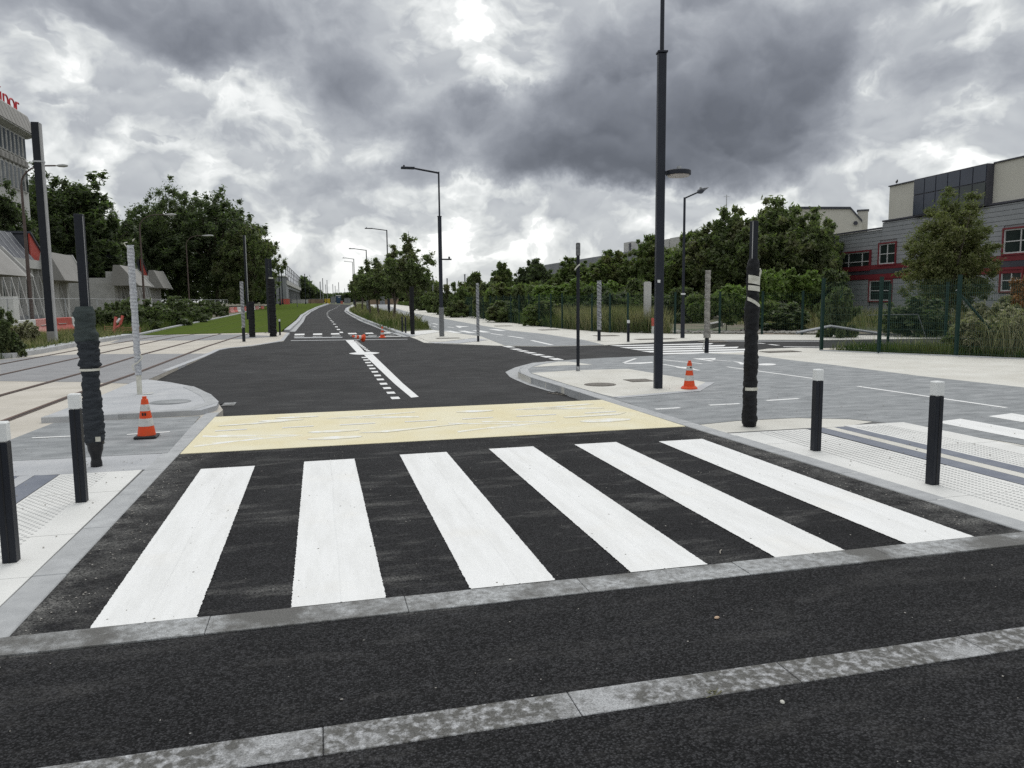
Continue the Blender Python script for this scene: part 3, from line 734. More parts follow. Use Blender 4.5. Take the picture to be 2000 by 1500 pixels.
def domes(name, parent, x0, x1, y0, y1, stepx, stepy, z, shear=0.5):
    vs = []; fs = []
    j = 0; y = y0
    while y < y1:
        x = x0 + (shear * stepx if j % 2 else 0)
        while x < x1:
            n = len(vs); r0, r1 = 0.0125, 0.008
            for k in range(6):
                t = k * math.pi / 3; vs.append((x + r0 * math.cos(t), y + r0 * math.sin(t), z))
            for k in range(6):
                t = k * math.pi / 3; vs.append((x + r1 * math.cos(t), y + r1 * math.sin(t), z + 0.005))
            fs += [(n + k, n + (k + 1) % 6, n + 6 + (k + 1) % 6, n + 6 + k) for k in range(6)] + [tuple(range(n + 6, n + 12))]
            x += stepx
        y += stepy; j += 1
    me = bpy.data.meshes.new(name); me.from_pydata(vs, [], fs); me.materials.append(DOME)
    o = bpy.data.objects.new(name, me); COL.objects.link(o); o.parent = parent; o['kind'] = 'stuff'
    return o
domes('tactile_domes', left_slabs, -2.40, -1.98, 4.05, 7.86, 0.06, 0.037, 0.009)
domes('tactile_domes', right_slabs, 5.06, 5.72, 3.98, 7.96, 0.075, 0.037, 0.009, 0.0)
domes('tactile_domes', right_slabs2, 6.40, 6.92, 3.98, 7.95, 0.075, 0.037, 0.009, 0.0)

# ------------------------------------------------------------------ road markings
crossing = empty('zebra_crossing'); crossing['kind'] = 'structure'
def ragged(name, x0, x1, y0, y1, z, m, parent, seed, amp=0.0028):
    """a painted bar with slightly uneven edges and the rolled seam down its middle"""
    r = random.Random(seed); n = 340
    lv = [(x0 + r.uniform(-amp, amp) * (1.6 if i < 3 else 1), y0 + (y1 - y0) * i / n) for i in range(n + 1)]
    rv = [(x1 + r.uniform(-amp, amp) * (1.6 if i < 3 else 1), y0 + (y1 - y0) * i / n) for i in range(n + 1)]
    b = [(x0 + (x1 - x0) * i / 24, y0 + r.uniform(-amp, amp) * 1.3) for i in range(1, 24)]
    seam = x0 + (x1 - x0) * r.uniform(0.42, 0.62)
    vs = []; fs = []
    for (xl, y), (xr, _) in zip(lv, rv):
        q = seam + 0.004 * math.sin(y * 3)
        vs += [(xl, y, z), (q - 0.012, y, z), (q - 0.003, y, z + 0.0032), (q + 0.004, y, z - 0.0004), (q + 0.016, y, z), (xr, y, z)]
    for i in range(n):
        for k in range(5):
            a = i * 6 + k; fs.append((a, a + 1, a + 7, a + 6))
    me = bpy.data.meshes.new(name); me.from_pydata(vs, [], fs); me.materials.append(m)
    o = bpy.data.objects.new(name, me); COL.objects.link(o); o.parent = parent
    return o
for k in range(6):
    ragged('crossing_stripe', -1.17 + 0.97 * k, -0.67 + 0.97 * k + (0.04 if k == 5 else 0), 4.055, [7.80, 7.86, 7.93, 7.96, 7.93, 7.82][k], 0.0035, PAINT, crossing, k)

def quadline(name, p, q, w, m, z, parent=None):
    a, b = Vector(p), Vector(q); t = (b - a).normalized(); nrm = Vector((-t.y, t.x)) * (w / 2)
    return poly(name, [tuple(a - nrm), tuple(b - nrm), tuple(b + nrm), tuple(a + nrm)], m, z, cuts=RCUTS, parent=parent)
marks = empty('road_markings'); marks['kind'] = 'structure'
zm = lambda Y: zroad(Y) + 0.006
def px(*p, z=0.0): return site(*p, z)
# centre line: solid line changes side at the lens-shaped mark
for pts in (((674.5, 664), (690.5, 664), (716, 692), (700, 692)), ((710, 692), (728, 692), (818, 775), (803, 776.5))):
    poly('centre_line', [px(*p, z=zm) for p in pts], PAINT_S, zm, cuts=RCUTS, parent=marks)
p0, p1 = px(703.5, 694, z=zm), px(777, 777.5, z=zm)
n = 12
for i in range(n):
    y = p1[1] - 0.12 + (p0[1] - p1[1]) * i / n
    x = 1.20 + (p0[0] - 1.20) * i / n
    poly('dash', [(x, y), (x + 0.15, y), (x + 0.15, y + 0.33), (x, y + 0.33)], PAINT_S, zm, parent=marks)
a0, a1 = px(719, 689, z=zm), px(690, 665, z=zm)
for i in range(10):
    t = i / 10; x = a0[0] + (a1[0] - a0[0]) * t; y = a0[1] + (a1[1] - a0[1]) * t
    poly('dash', [(x, y), (x + 0.12, y), (x + 0.12, y + 0.45), (x, y + 0.45)], PAINT_S, zm, parent=marks)
lens_c = px(711.5, 690, z=zm)
poly('lens_mark', [(lens_c[0] + 0.47 * math.cos(t) * (1 if True else 0), lens_c[1] + 0.55 * math.sin(t) * abs(math.sin(t)) ** 0.4) for t in [2 * math.pi * i / 24 for i in range(24)]], PAINT_S, lambda Y: zroad(Y) + 0.010, parent=marks)
# give-way dashes across the side road
for a in ((937, 677, 1000, 679), (1012, 681, 1033, 683), (1015, 0, 0, 0)):
    pass
for (xa, ya, xb, yb) in ((988, 676, 1000, 678.5), (1003, 681, 1013, 683), (1016, 684.5, 1027, 686.5), (1030, 688, 1042, 690), (1045.5, 691.5, 1057, 694), (1063, 695.5, 1075, 698), (1080, 699.8, 1093, 703)):
    quadline('dash', px(xa, ya, z=zm), px(xb, yb, z=zm), 0.28, PAINT_S, zm, marks)
# far crossing
fx = empty('far_zebra_crossing'); fx['kind'] = 'structure'
for q4 in (((573.6, 658), (594, 657.4), (595, 651.6), (576, 652)), ((610.6, 657.4), (629.4, 656.9), (629, 651), (611.6, 651.4)), ((648, 656.8), (665.6, 656.4), (662, 650.4), (646, 651)),
           ((684, 656.2), (701.4, 655.8), (695, 650), (679, 650.4)), ((720, 655.6), (736, 655.2), (727, 649.5), (712, 650)), ((755, 655), (771, 654.4), (760, 648.9), (747, 649.3))):
    poly('crossing_stripe', [px(*p, z=zm) for p in q4], PAINT_S, zm, parent=fx)
for pts in (((575, 658.5), (670, 658), (668, 659.6), (575, 660.6)), ((688, 657.2), (740, 657), (742, 658.6), (690, 659))):
    poly('worn_line', [px(*p, z=zm) for p in pts], GRANITE, zm, parent=marks)
poly('table_line', [px(*p, z=zm) for p in ((568, 664.6), (796, 662), (796, 662.9), (568, 665.7))], GRANITE, zm, parent=marks)
poly('table_line', [px(*p, z=zm) for p in ((735, 656.9), (784, 656.2), (784, 657.2), (736, 658))], PAINT_S, zm, parent=marks)
dash_px = [(666.5, 649), (661, 643.5), (657, 638.3), (653, 633), (650, 628.8), (647, 625.7), (644.5, 622.7), (642.3, 620), (640.6, 617.6), (639.4, 615.3), (639, 613), (639.6, 611), (641, 609), (643, 607.4), (646, 606), (649.5, 604.6), (653, 603), (656.5, 601.3), (659.5, 599.4), (663, 597.4)]
for x, y in dash_px:
    cx, cy = px(x, y, z=zm)
    l = min(1.6, 0.045 * cy)
    poly('dash', [(cx - .09, cy - l / 2), (cx + .09, cy - l / 2), (cx + .09, cy + l / 2), (cx - .09, cy + l / 2)], PAINT_S, zm, parent=marks)
# crossing over the side road
sx_ = empty('side_zebra_crossing'); sx_['kind'] = 'structure'
for (xa, xb, yy) in ((1197, 1376, 673.2), (1217, 1400, 677.0), (1238, 1425, 680.6), (1258, 1448, 684.4), (1284, 1456, 688.6)):
    a = px(xa, yy + 1.4, z=zm); b = px(xb, yy - 1.6 if xb < 1440 else yy - 1.5, z=zm)
    ym = (a[1] + b[1]) / 2
    poly('crossing_stripe', [(a[0], ym - 0.27), (b[0] + .1, ym - 0.27 + (b[1] - a[1]) * .5), (b[0] + .5, ym + 0.27 + (b[1] - a[1]) * .5), (a[0] - .1, ym + 0.27)], PAINT_S, zm, parent=sx_)
for l in ((1480, 670, 1493, 671), (1503, 672.5, 1520, 674.5), (1530, 677, 1600, 677.8)):
    quadline('dash', px(l[0], l[1], z=zm), px(l[2], l[3], z=zm), 0.18, PAINT_S, zm, marks)
# cycle path lines
cm = empty('cycle_path_markings'); cm['kind'] = 'structure'
zc = 0.0065
for (a, b, c_, d, w) in ((1420, 717, 1590, 740, .09), (1675, 755, 1965, 797, .09), (1294, 703, 1372, 711, .09), (1295, 712, 1366, 724, .09),
                         (1375, 702, 1428, 706, .09), (1280, 800, 1328, 797, .09), (1385, 792, 1445, 789, .09), (1497, 783, 1560, 779, .09),
                         (1218, 709, 1242, 700.5, .09)):
    quadline('line', px(a, b), px(c_, d), w, PAINT_S, zc, cm)
for (a, b, c_, d) in ((958, 651.5, 982, 655), (993, 656.5, 1023, 661), (1038, 665, 1078, 674), (874, 638.5, 886, 640), (845, 631.5, 855, 634), (905, 659, 915, 664), (820, 627, 830, 629)):
    quadline('line', px(a, b), px(c_, d), 0.16, PAINT_S, zc, cm)
poly('arrow', [px(*p) for p in ((1352, 700.6), (1398, 699.5), (1397, 703), (1385, 703.2), (1395, 706), (1388, 706))], PAINT_S, zc, parent=cm)
poly('arrow', [px(*p) for p in ((1318, 717), (1345, 717.5), (1366, 724), (1325, 719.2))], PAINT_S, zc + .001, parent=cm)
poly('arrow', [px(*p) for p in ((1219, 709.6), (1248, 708.4), (1274, 707.2), (1275, 709.4), (1250, 711.2), (1220, 710.9))], PAINT_S, zc, parent=cm)
poly('bicycle_wheel', [px(1498 + 18 * math.cos(t), 712.2 + 2 * math.sin(t)) for t in [i * math.pi / 8 for i in range(16)]], PAINT_S, zc, parent=cm)
poly('bicycle_frame', [px(*p) for p in ((1430, 706), (1447, 707.5), (1452, 709.5), (1470, 712), (1470, 714), (1446, 712), (1442, 709))], PAINT_S, zc, parent=cm)
poly('crossing_stripe', [(7.60, 8.0), (7.60, 3.9), (8.12, 3.9), (8.12, 8.12)], PAINT, zc, parent=cm)
poly('crossing_stripe', [(8.62, 8.18), (8.62, 3.9), (9.14, 3.9), (9.14, 8.30)], PAINT, zc, parent=cm)
for (a, b) in ((866, 646.5), (894, 646.5), (922, 645.5), (958, 644.8)):
    poly('crossing_stripe', [px(a, b), px(a + 21, b + 4), px(a + 37, b + 3.8), px(a + 14, b - .4)] if a < 950 else [px(a - 5, b - 2), px(a + 15, b + 1.5), px(a + 32, b + 1.5), px(a + 12, b - 2)], PAINT_S, zc, parent=cm)
poly('arrow', [px(*p) for p in ((889, 636.4), (902, 637), (918, 638), (902, 639), (898, 641), (893, 638.8))], PAINT_S, zc, parent=cm)
for i in range(6):
    x, y = 781 + i * 13, 618 + i * 3.9
    quadline('line', px(x, y), px(x + 7, y + 2), 0.14, PAINT_S, zc, cm)
for (a, b, c_, d) in ((62, 857, 142, 853.5), (248, 850.5, 332, 845)):
    quadline('line', px(a, b), px(c_, d), 0.06, PAINT_S, 0.012, cm)
# on the yellow crossing
zk = [0.0048]
def zn():
    zk[0] += 0.00013; return zk[0]
ym_ = empty('yellow_crossing_markings'); ym_['kind'] = 'structure'
zy = 0.0075
for (a, b) in ((-1.32, -0.94), (-0.51, -0.12), (0.21, 0.67), (1.06, 1.49), (1.84, 2.27), (2.60, 3.18), (3.60, 4.08)):
    poly('line', [(a, 10.05), (b, 10.07), (b, 10.13), (a, 10.11)], PAINT_S, zy, parent=ym_)
def chev(name, tipx, tipy, L, hw, w, d):
    # a long V on its side, opening away from the tip
    for s in (-1, 1):
        poly(name, [(tipx, tipy - w * .2 * s), (tipx, tipy + w * .2 * s), (tipx - d * L, tipy + hw * s + w * .5 * s), (tipx - d * L, tipy + hw * s - w * .5 * s)][::1 if s > 0 else 1], GHOST, zn(), parent=ym_)
chev('chevron', -0.25, 9.46, 1.0, 0.26, 0.10, 1); chev('chevron', -0.70, 9.40, 0.72, 0.34, 0.10, 1)
chev('chevron', 3.0, 9.52, 0.95, 0.26, 0.10, 1); chev('chevron', 2.45, 9.45, 0.85, 0.34, 0.10, 1)
chev('chevron', 0.05, 10.70, 1.25, 0.24, 0.09, -1); chev('chevron', 0.45, 10.72, 0.85, 0.22, 0.08, -1)
chev('chevron', 2.75, 10.72, 1.25, 0.24, 0.09, -1); chev('chevron', 3.2, 10.72, 0.85, 0.22, 0.08, -1)
def ell(cx, cy, a, b):
    poly('bicycle_wheel', [(cx + a * math.cos(t), cy + b * math.sin(t)) for t in [i * math.pi / 10 for i in range(20)]], GHOST, zn(), parent=ym_)
ell(0.13, 9.62, .32, .085); ell(0.13, 9.14, .32, .10); ell(3.65, 9.40, .36, .14); ell(-0.55, 10.72, .30, .09); ell(-0.35, 10.95, .30, .07); ell(2.15, 10.75, .28, .10)
poly('bicycle_frame', [(0.4, 9.40), (0.75, 9.46), (1.25, 9.60), (1.9, 9.72), (1.3, 9.52), (0.75, 9.32)], GHOST, zn(), parent=ym_)
poly('bicycle_frame', [(3.2, 9.75), (4.0, 9.8), (4.2, 9.98), (3.7, 9.88), (3.2, 9.84)], GHOST, zn(), parent=ym_)
poly('bicycle_frame', [(-1.35, 10.45), (-0.9, 10.5), (-0.5, 10.6), (-0.5, 10.7), (-0.9, 10.6), (-1.3, 10.52)], GHOST, zn(), parent=ym_)
# skid of pale grit on the ramp
poly('grit_patch', [(3.1 + .55 * math.cos(t) + .05 * math.sin(5 * t), 11.72 + .09 * math.sin(t)) for t in [i * math.pi / 12 for i in range(24)]], GRANITE_D, lambda Y: zroad(Y) + 0.008, kind='stuff')

# ------------------------------------------------------------------ foliage
nrg = np.random.RandomState(11)
def leaves_mesh(name, centers, radii, n_per, size, m, up=0.35, flat=1.0, seed=0, asp=1.0):
    """many small kite-shaped leaf faces scattered through clumps; normals lean outwards and up"""
    r = np.random.RandomState(seed)
    C = np.repeat(np.array(centers), n_per, axis=0); R = np.repeat(np.array(radii), n_per)
    n = len(C)
    d = r.normal(size=(n, 3)); d /= np.linalg.norm(d, axis=1)[:, None]
    rad = np.abs(r.normal(size=n)) * 0.62 + 0.12
    pos = C + d * (R * rad)[:, None] * np.array([1, 1, flat])
    nr = d * 0.7 + r.normal(size=(n, 3)) * 0.75; nr[:, 2] += up
    nr /= np.linalg.norm(nr, axis=1)[:, None]
    a = r.normal(size=(n, 3)); u = np.cross(nr, a); u /= np.linalg.norm(u, axis=1)[:, None]
    w = np.cross(nr, u)
    s = size * (0.55 + 0.9 * r.rand(n))[:, None]
    bend = nr * s * 0.18
    K = np.array([1 / asp, 1 / asp, 1.0]); u = u * K; w = w * K; bend = bend * K
    V = np.stack([pos - u * s, pos - w * s * 0.42 - bend, pos + u * s * 1.05, pos + w * s * 0.42 - bend], axis=1).reshape(-1, 3)
    me = bpy.data.meshes.new(name)
    me.vertices.add(4 * n); me.vertices.foreach_set('co', V.astype(np.float32).ravel())
    me.loops.add(4 * n); me.loops.foreach_set('vertex_index', np.arange(4 * n, dtype=np.int32))
    me.polygons.add(n); me.polygons.foreach_set('loop_start', np.arange(0, 4 * n, 4, dtype=np.int32))
    me.polygons.foreach_set('loop_total', np.full(n, 4, dtype=np.int32))
    me.update(calc_edges=True); me.validate()
    me.materials.append(m)
    return me

def crown_clumps(lobes, n, seed, cr=(0.06, 0.13), inner=0.25):
    """clump centres near the surface of a union of ellipsoid lobes (unit tree: base 0, top 1)"""
    r = np.random.RandomState(seed); cs = []; rs = []
    vol = np.array([l[3] * l[4] for l in lobes]); pr = vol / vol.sum()
    while len(cs) < n:
        k = r.choice(len(lobes), p=pr); cx, cy, cz, rh, rv = lobes[k]
        d = r.normal(size=3); d /= np.linalg.norm(d)
        q = r.rand(); f = (0.55 + 0.45 * r.rand()) if q > inner else r.rand() * 0.7
        p = np.array([cx + d[0] * rh * f, cy + d[1] * rh * f, cz + d[2] * rv * f])
        if p[2] < 0.02: continue
        cs.append(p); rs.append(r.uniform(*cr) * (0.7 if f > 0.9 else 1.0))
    return cs, rs

def tree_kind(seed, style):
    r = random.Random(seed)
    if style == 'broad':
        L = [(0, 0, .56, .40, .38), (0, 0, .32, .40, .26), (.1, .1, .2, .34, .16)] + [(.30 * math.cos(t), .30 * math.sin(t), r.uniform(.42, .62), .22, .24) for t in [k * 1.05 + r.random() for k in range(6)]] + [(r.uniform(-.12, .12), r.uniform(-.12, .12), .80, .2, .19), (r.uniform(-.2, .2), 0, .68, .26, .2)] + [(.36 * math.cos(t) * q, .36 * math.sin(t) * q, .50 + .36 * (1 - q) + r.uniform(-.08, .08), .12, .12) for t, q in [(r.uniform(0, 6.28), r.uniform(.3, 1.1)) for k in range(14)]]
        return L, (0.026, 0.052), 520
    if style == 'young':
        L = [(0, 0, .50, .12, .22), (0, 0, .70, .06, .22), (0.01, 0, .82, .035, .14), (0.015, 0, .93, .012, .06)]
        for k in range(13):
            t = k * 2.4; q = r.uniform(.06, .17); L.append((q * math.cos(t), q * math.sin(t), .40 + .22 * r.random() + q * .4, r.uniform(.03, .055), r.uniform(.09, .16)))
        return L, (0.013, 0.032), 360
    if style == 'column':
        L = [(0, 0, .5, .24, .40), (.08, .05, .34, .24, .26), (-.09, 0, .60, .19, .26), (0, 0, .82, .12, .17), (.15, -.05, .50, .14, .2), (-.16, .05, .36, .15, .2)]
        return L, (0.022, 0.048), 420
    if style == 'sumac':
        L = [(r.uniform(-.45, .45), r.uniform(-.4, .4), r.uniform(.35, .75), r.uniform(.16, .26), r.uniform(.14, .22)) for _ in range(9)]
        return L, (0.04, 0.08), 200
    L = [(r.uniform(-.4, .4), r.uniform(-.4, .4), r.uniform(.3, .62), r.uniform(.2, .34), r.uniform(.2, .34)) for _ in range(8)] + [(r.uniform(-.42, .42), r.uniform(-.42, .42), .14, .26, .15) for _ in range(5)] + [(r.uniform(-.3, .3), r.uniform(-.3, .3), r.uniform(.7, .88), .09, .12) for _ in range(5)]
    return L, (0.04, 0.08), 220

def limbs(lobes, seed, trunk_r, taper_top=0.75, low=0.2):
    mb = MB(); r = random.Random(seed)
    z = 0.0; pts = [Vector((0, 0, -0.02))]
    for k in range(6):
        z += taper_top / 6; pts.append(Vector((r.uniform(-.010, .010) * (k + 1), r.uniform(-.010, .010) * (k + 1), z)))
    for k in range(6):
        mb.tube(pts[k], pts[k + 1], trunk_r * (1 - k / 7.0), trunk_r * (1 - (k + 1) / 7.0), 9, cap=(k in (0, 5)))
    for (cx, cy, cz, rh, rv) in lobes:
        for q in range(2):
            s = pts[r.choice([2, 3, 4])] if cz > .3 else pts[1]
            e = Vector((cx + r.uniform(-.6, .6) * rh, cy + r.uniform(-.6, .6) * rh, cz + r.uniform(-.2, .7) * rv))
            m1 = s.lerp(e, .5) + Vector((r.uniform(-.02, .02), r.uniform(-.02, .02), .02))
            mb.tube(s, m1, trunk_r * .38, trunk_r * .24, 6, cap=False); mb.tube(m1, e, trunk_r * .24, trunk_r * .07, 6, cap=False)
    return mb

TK = {}
def tree_meshes(key, style, m, seed, leaf, per, height, asp=1.0):
    """leaf and limb meshes of one kind of tree, built once, one metre tall, then scaled"""
    if key not in TK:
        L, cr, n = tree_kind(seed, style)
        cs, rs = crown_clumps(L, n, seed, cr)
        lm = leaves_mesh('crown', cs, rs, per, leaf / height, m, seed=seed, asp=asp)
        if style in ('bush', 'sumac'): tr = 0.012
        else: tr = 0.020
        mb = limbs(L, seed, tr)
        o = mb.build('trunk', BARK); tmesh = o.data; bpy.data.objects.remove(o)
        TK[key] = (lm, tmesh)
    return TK[key]

def tree(name, label, cat, key, style, m, X, Y, H, Wd, group=None, seed=1, leaf=0.16, per=70, rz=None, z=0.0, width0=None):
    w0 = {'broad': .98, 'young': .38, 'column': .60, 'sumac': 1.15, 'bush': 1.2}[style] if width0 is None else width0
    s = Wd / w0
    lm, tm = tree_meshes(key, style, m, seed, leaf, per, H, s / H)
    root = empty(name, (X, Y, z + rise(Y)))
    rzz = random.Random(hash((round(X, 1), round(Y, 1))) & 1023).uniform(0, 6.28) if rz is None else rz
    link_mesh('crown', lm, root, rot=(0, 0, rzz), scale=(s, s, H))
    link_mesh('trunk', tm, root, rot=(0, 0, rzz), scale=(s if style not in ('young',) else H, s if style not in ('young',) else H, H))
    tag(root, label, cat, group)
    return root

def pt(px_, depth, py_top):
    X, Y = at(px_, depth); return X, Y, hgt(X, Y, py_top)

# left: big dark trees behind the pavilions
LT = [(15, 86, 345, 140, 'foremost dark tree at the left edge, in front of the office block'), (70, 108, 304, 250, 'tall dark tree behind the mast and the red gable'), (160, 112, 322, 225, 'dense dark tree left of the gap of sky'), (212, 118, 395, 130, 'lower dark tree sloping down to the gap of sky')]
for i, (p_, d_, t_, w_, lab) in enumerate(LT):
    X, Y, H = pt(p_, d_, t_)
    tree('broadleaf_tree', lab, 'tree', 'dk%d' % (i % 2), 'broad', L_DARK, X, Y, H, w_ / F * d_, 'dark trees behind the pavilions', seed=21 + i % 2, leaf=0.19, per=95)
MT = [(290, 138, 392, 160, 'left shoulder of the tree clump, lower and dark, beside the far pavilion'), (352, 142, 348, 220, 'tallest dark tree in the round clump left of the road'), (425, 140, 365, 215, 'broad tree in the middle of the clump left of the road'), (490, 136, 425, 140, 'greener tree at the right end of the clump left of the road'),
      (262, 132, 440, 80, 'small dark tree at the left foot of the round clump')]
for i, (p_, d_, t_, w_, lab) in enumerate(MT):
    X, Y, H = pt(p_, d_, t_)
    tree('broadleaf_tree', lab, 'tree', 'md%d' % (i % 2) + ('g' if i == 3 else ''), 'broad', L_MID if i == 3 else L_DARK if i in (0, 4) else MATS.get('leaf_dark2') or leafmat('leaf_dark2', (0.066, 0.086, 0.046), (0.150, 0.175, 0.090), 0.55), X, Y, H, w_ / F * d_, 'trees in the clump left of the road', seed=31 + i % 2, leaf=0.22, per=90)
# bushes along the left fence
BL = [(218, 44, 588, 70, 'rounded green bush nearest the white wrapped pole'), (258, 45, 576, 120, 'large green bush behind the white wrapped pole'), (318, 53, 588, 90, 'low bush right of the white wrapped pole'), (352, 61, 575, 95, 'taller bush in front of the far pavilion end'), (388, 74, 585, 60, 'small bush before the dark clump of trees'), (420, 86, 584, 50, 'pale green bush near the end of the mesh fence'),
      (285, 44, 622, 60, 'low weedy bush beside the track kerb')]
for i, (p_, d_, t_, w_, lab) in enumerate(BL):
    X, Y, H = pt(p_, d_, t_)
    tree('bush', lab, 'bush', 'bl%d' % (i % 2), 'bush', L_BUSH, X, Y, H, w_ / F * d_, 'bushes along the tram track', seed=41 + i % 2, leaf=0.10, per=95)
for i, (p_, d_, t_, w_, lab, mm) in enumerate([(6, 23, 600, 60, 'tall weedy shrub cut off by the left edge', L_BUSH), (38, 29, 625, 52, 'pale flowering weed in front of the white barrier', G_PALE)]):
    X, Y, H = pt(p_, d_, t_)
    tree('weed_shrub', lab, 'shrub', 'ws%d' % i, 'bush', mm, X, Y, H, w_ / F * d_, seed=51 + i, leaf=0.05, per=110)
# young street trees in the verge
YT = [(803, 46, 446, 108, 'nearest young street tree with a pointed top, beside the lamp post'), (768, 55, 474, 90, 'second young street tree in the verge'), (738, 64, 498, 78, 'third young street tree in the verge'),
      (722, 76, 500, 64, 'fourth young street tree, slim, in the verge'), (706, 92, 518, 52, 'fifth young street tree along the bend'), (694, 112, 532, 30, 'furthest young street tree at the bend of the road')]
for i, (p_, d_, t_, w_, lab) in enumerate(YT):
    X, Y, H = pt(p_, d_, t_)
    tree('street_tree', lab, 'tree', 'yt%d' % (i % 3), 'young', L_MID, X, Y, H, w_ / F * d_ * 1.05, 'young trees in the verge', seed=61 + i % 3, leaf=0.085, per=60)
# right: trees and scrub behind the green fence
RTREES = [(1540, 62, 370, 235, 'broad', L_MID, 'tallest round tree right of the black wrapped pole'), (1425, 60, 400, 175, 'broad', L_MID, 'dark round tree right of the thin street lamp'), (1478, 66, 396, 175, 'broad', L_MID, 'dark tree between the two round crowns'),
          (1345, 64, 448, 130, 'broad', L_GREEN, 'green tree behind the thin street lamp'), (1270, 70, 450, 120, 'broad', L_GREEN, 'upright green tree left of the tall lamp post'), (1200, 72, 486, 135, 'broad', L_GREEN, 'green tree below the rooftop unit of the grey hall'),
          (1125, 76, 498, 115, 'broad', L_GREEN, 'light green tree behind the thin dark pole'), (1043, 95, 503, 80, 'broad', L_DARK, 'small round dark tree standing alone against the sky'), (980, 80, 510, 60, 'column', L_GREEN, 'feathery young tree with an open top'),
          (928, 78, 526, 48, 'column', L_MID, 'dark upright shrub tree left of the feathery one'), (1600, 60, 432, 110, 'broad', L_MID, 'lower round tree touching the grey cladding')]
for i, (p_, d_, t_, w_, st, mm, lab) in enumerate(RTREES):
    X, Y, H = pt(p_, d_, t_)
    tree('wild_tree', lab, 'tree', 'rt%s%s%d' % (st, mm.name, i % 2), st, mm, X, Y, H, w_ / F * d_, 'trees behind the green fence', seed=71 + i % 2, leaf=0.17, per=95, rz=i * 1.3)
X, Y, H = pt(1855, 36, 358)
tree('maple_tree', 'yellowish green tree in front of the grey and red building', 'tree', 'olive', 'column', L_OLIVE, X, Y, H, 215 / F * 36, seed=83, leaf=0.062, per=170, rz=0.4)
SH = []
for i, (p_, d_, t_, w_, mm, st, lab) in enumerate([
    (1500, 42, 508, 80, L_SUMAC, 'sumac', 'bright green shrub right of the black wrapped pole'), (1565, 43, 512, 80, L_SUMAC, 'sumac', 'bright green shrub left of the tall fence corner'), (1620, 44, 520, 90, L_BUSH, 'bush', 'brownish shrub at the foot of the grey cladding'),
    (1420, 37, 545, 90, L_SUMAC, 'sumac', 'bright shrub between the two wrapped poles'), (1455, 36, 575, 100, L_GREEN, 'sumac', 'low green shrub behind the black wrapped pole'), (1385, 36.5, 565, 80, L_GREEN, 'sumac', 'green shrub behind the taupe wrapped pole'),
    (1540, 36, 588, 110, L_BUSH, 'bush', 'low scrub behind the fence, left of the tall corner post'), (1335, 50, 560, 90, L_BUSH, 'bush', 'shrub behind the thin street lamp'), (1240, 52, 540, 90, L_MID, 'bush', 'dark shrub left of the concrete post'),
    (1190, 44, 556, 120, L_DARK, 'bush', 'very dark shrub behind the grey wrapped pole'), (1150, 50, 530, 90, L_SUMAC, 'sumac', 'bright feathery shrub above the dark one'), (1090, 52, 545, 90, L_SUMAC, 'sumac', 'bright shrub behind the thin dark pole'),
    (1040, 56, 540, 90, L_GREEN, 'sumac', 'leafy shrub under the small round tree'), (1000, 60, 545, 80, L_GREEN, 'sumac', 'leafy shrub right of the white wrapped pole'), (950, 66, 548, 70, L_MID, 'bush', 'dark shrub behind the white wrapped pole'),
    (905, 74, 548, 60, L_GREEN, 'bush', 'shrub right of the lamp post with two arms'), (872, 84, 552, 54, L_MID, 'bush', 'shrub just behind the lamp post with two arms'), (845, 98, 562, 44, L_GREEN, 'bush', 'shrub left of the lamp post with two arms'),
    (822, 116, 566, 36, L_BUSH, 'bush', 'brownish shrub behind the first street tree'), (1070, 46, 585, 80, L_GREEN, 'bush', 'low bush against the fence left of the thin dark pole'), (980, 54, 585, 80, L_MID, 'bush', 'low bush against the fence, centre'),
    (1130, 44, 590, 70, L_BUSH, 'bush', 'low scrub against the fence right of the thin dark pole'), (900, 70, 585, 60, L_MID, 'bush', 'low bush at the far end of the fence'), (1945, 24, 575, 95, G_PALE, 'bush', 'pale wiry shrub behind the fence at the right'),
    (1992, 24, 535, 80, L_DRY, 'bush', 'reddish brown shrub at the right edge'), (1640, 30, 560, 70, L_BUSH, 'bush', 'tall grassy shrub inside the fence corner'), (1790, 30, 575, 120, L_BUSH, 'bush', 'dark shrub under the yellowish tree'),
    (1985, 20.5, 590, 130, G_PALE, 'sumac', 'pale dried weeds close behind the fence'), (1925, 20.5, 608, 110, G_PALE, 'sumac', 'pale dried weeds right of the leaning brace'), (1900, 21.5, 640, 90, L_BUSH, 'bush', 'low weeds at the foot of the leaning brace')]):
    X, Y, H = pt(p_, d_, t_)
    tree('shrub', lab, 'shrub', 'sh%s%s%d' % (st, mm.name, i % 2), st, mm, X, Y, H, w_ / F * d_ * 1.1, 'scrub behind the green fence', seed=91 + i % 2, leaf=0.12 if d_ > 30 else 0.05, per=120 if d_ > 30 else 200, rz=i * 2.1)

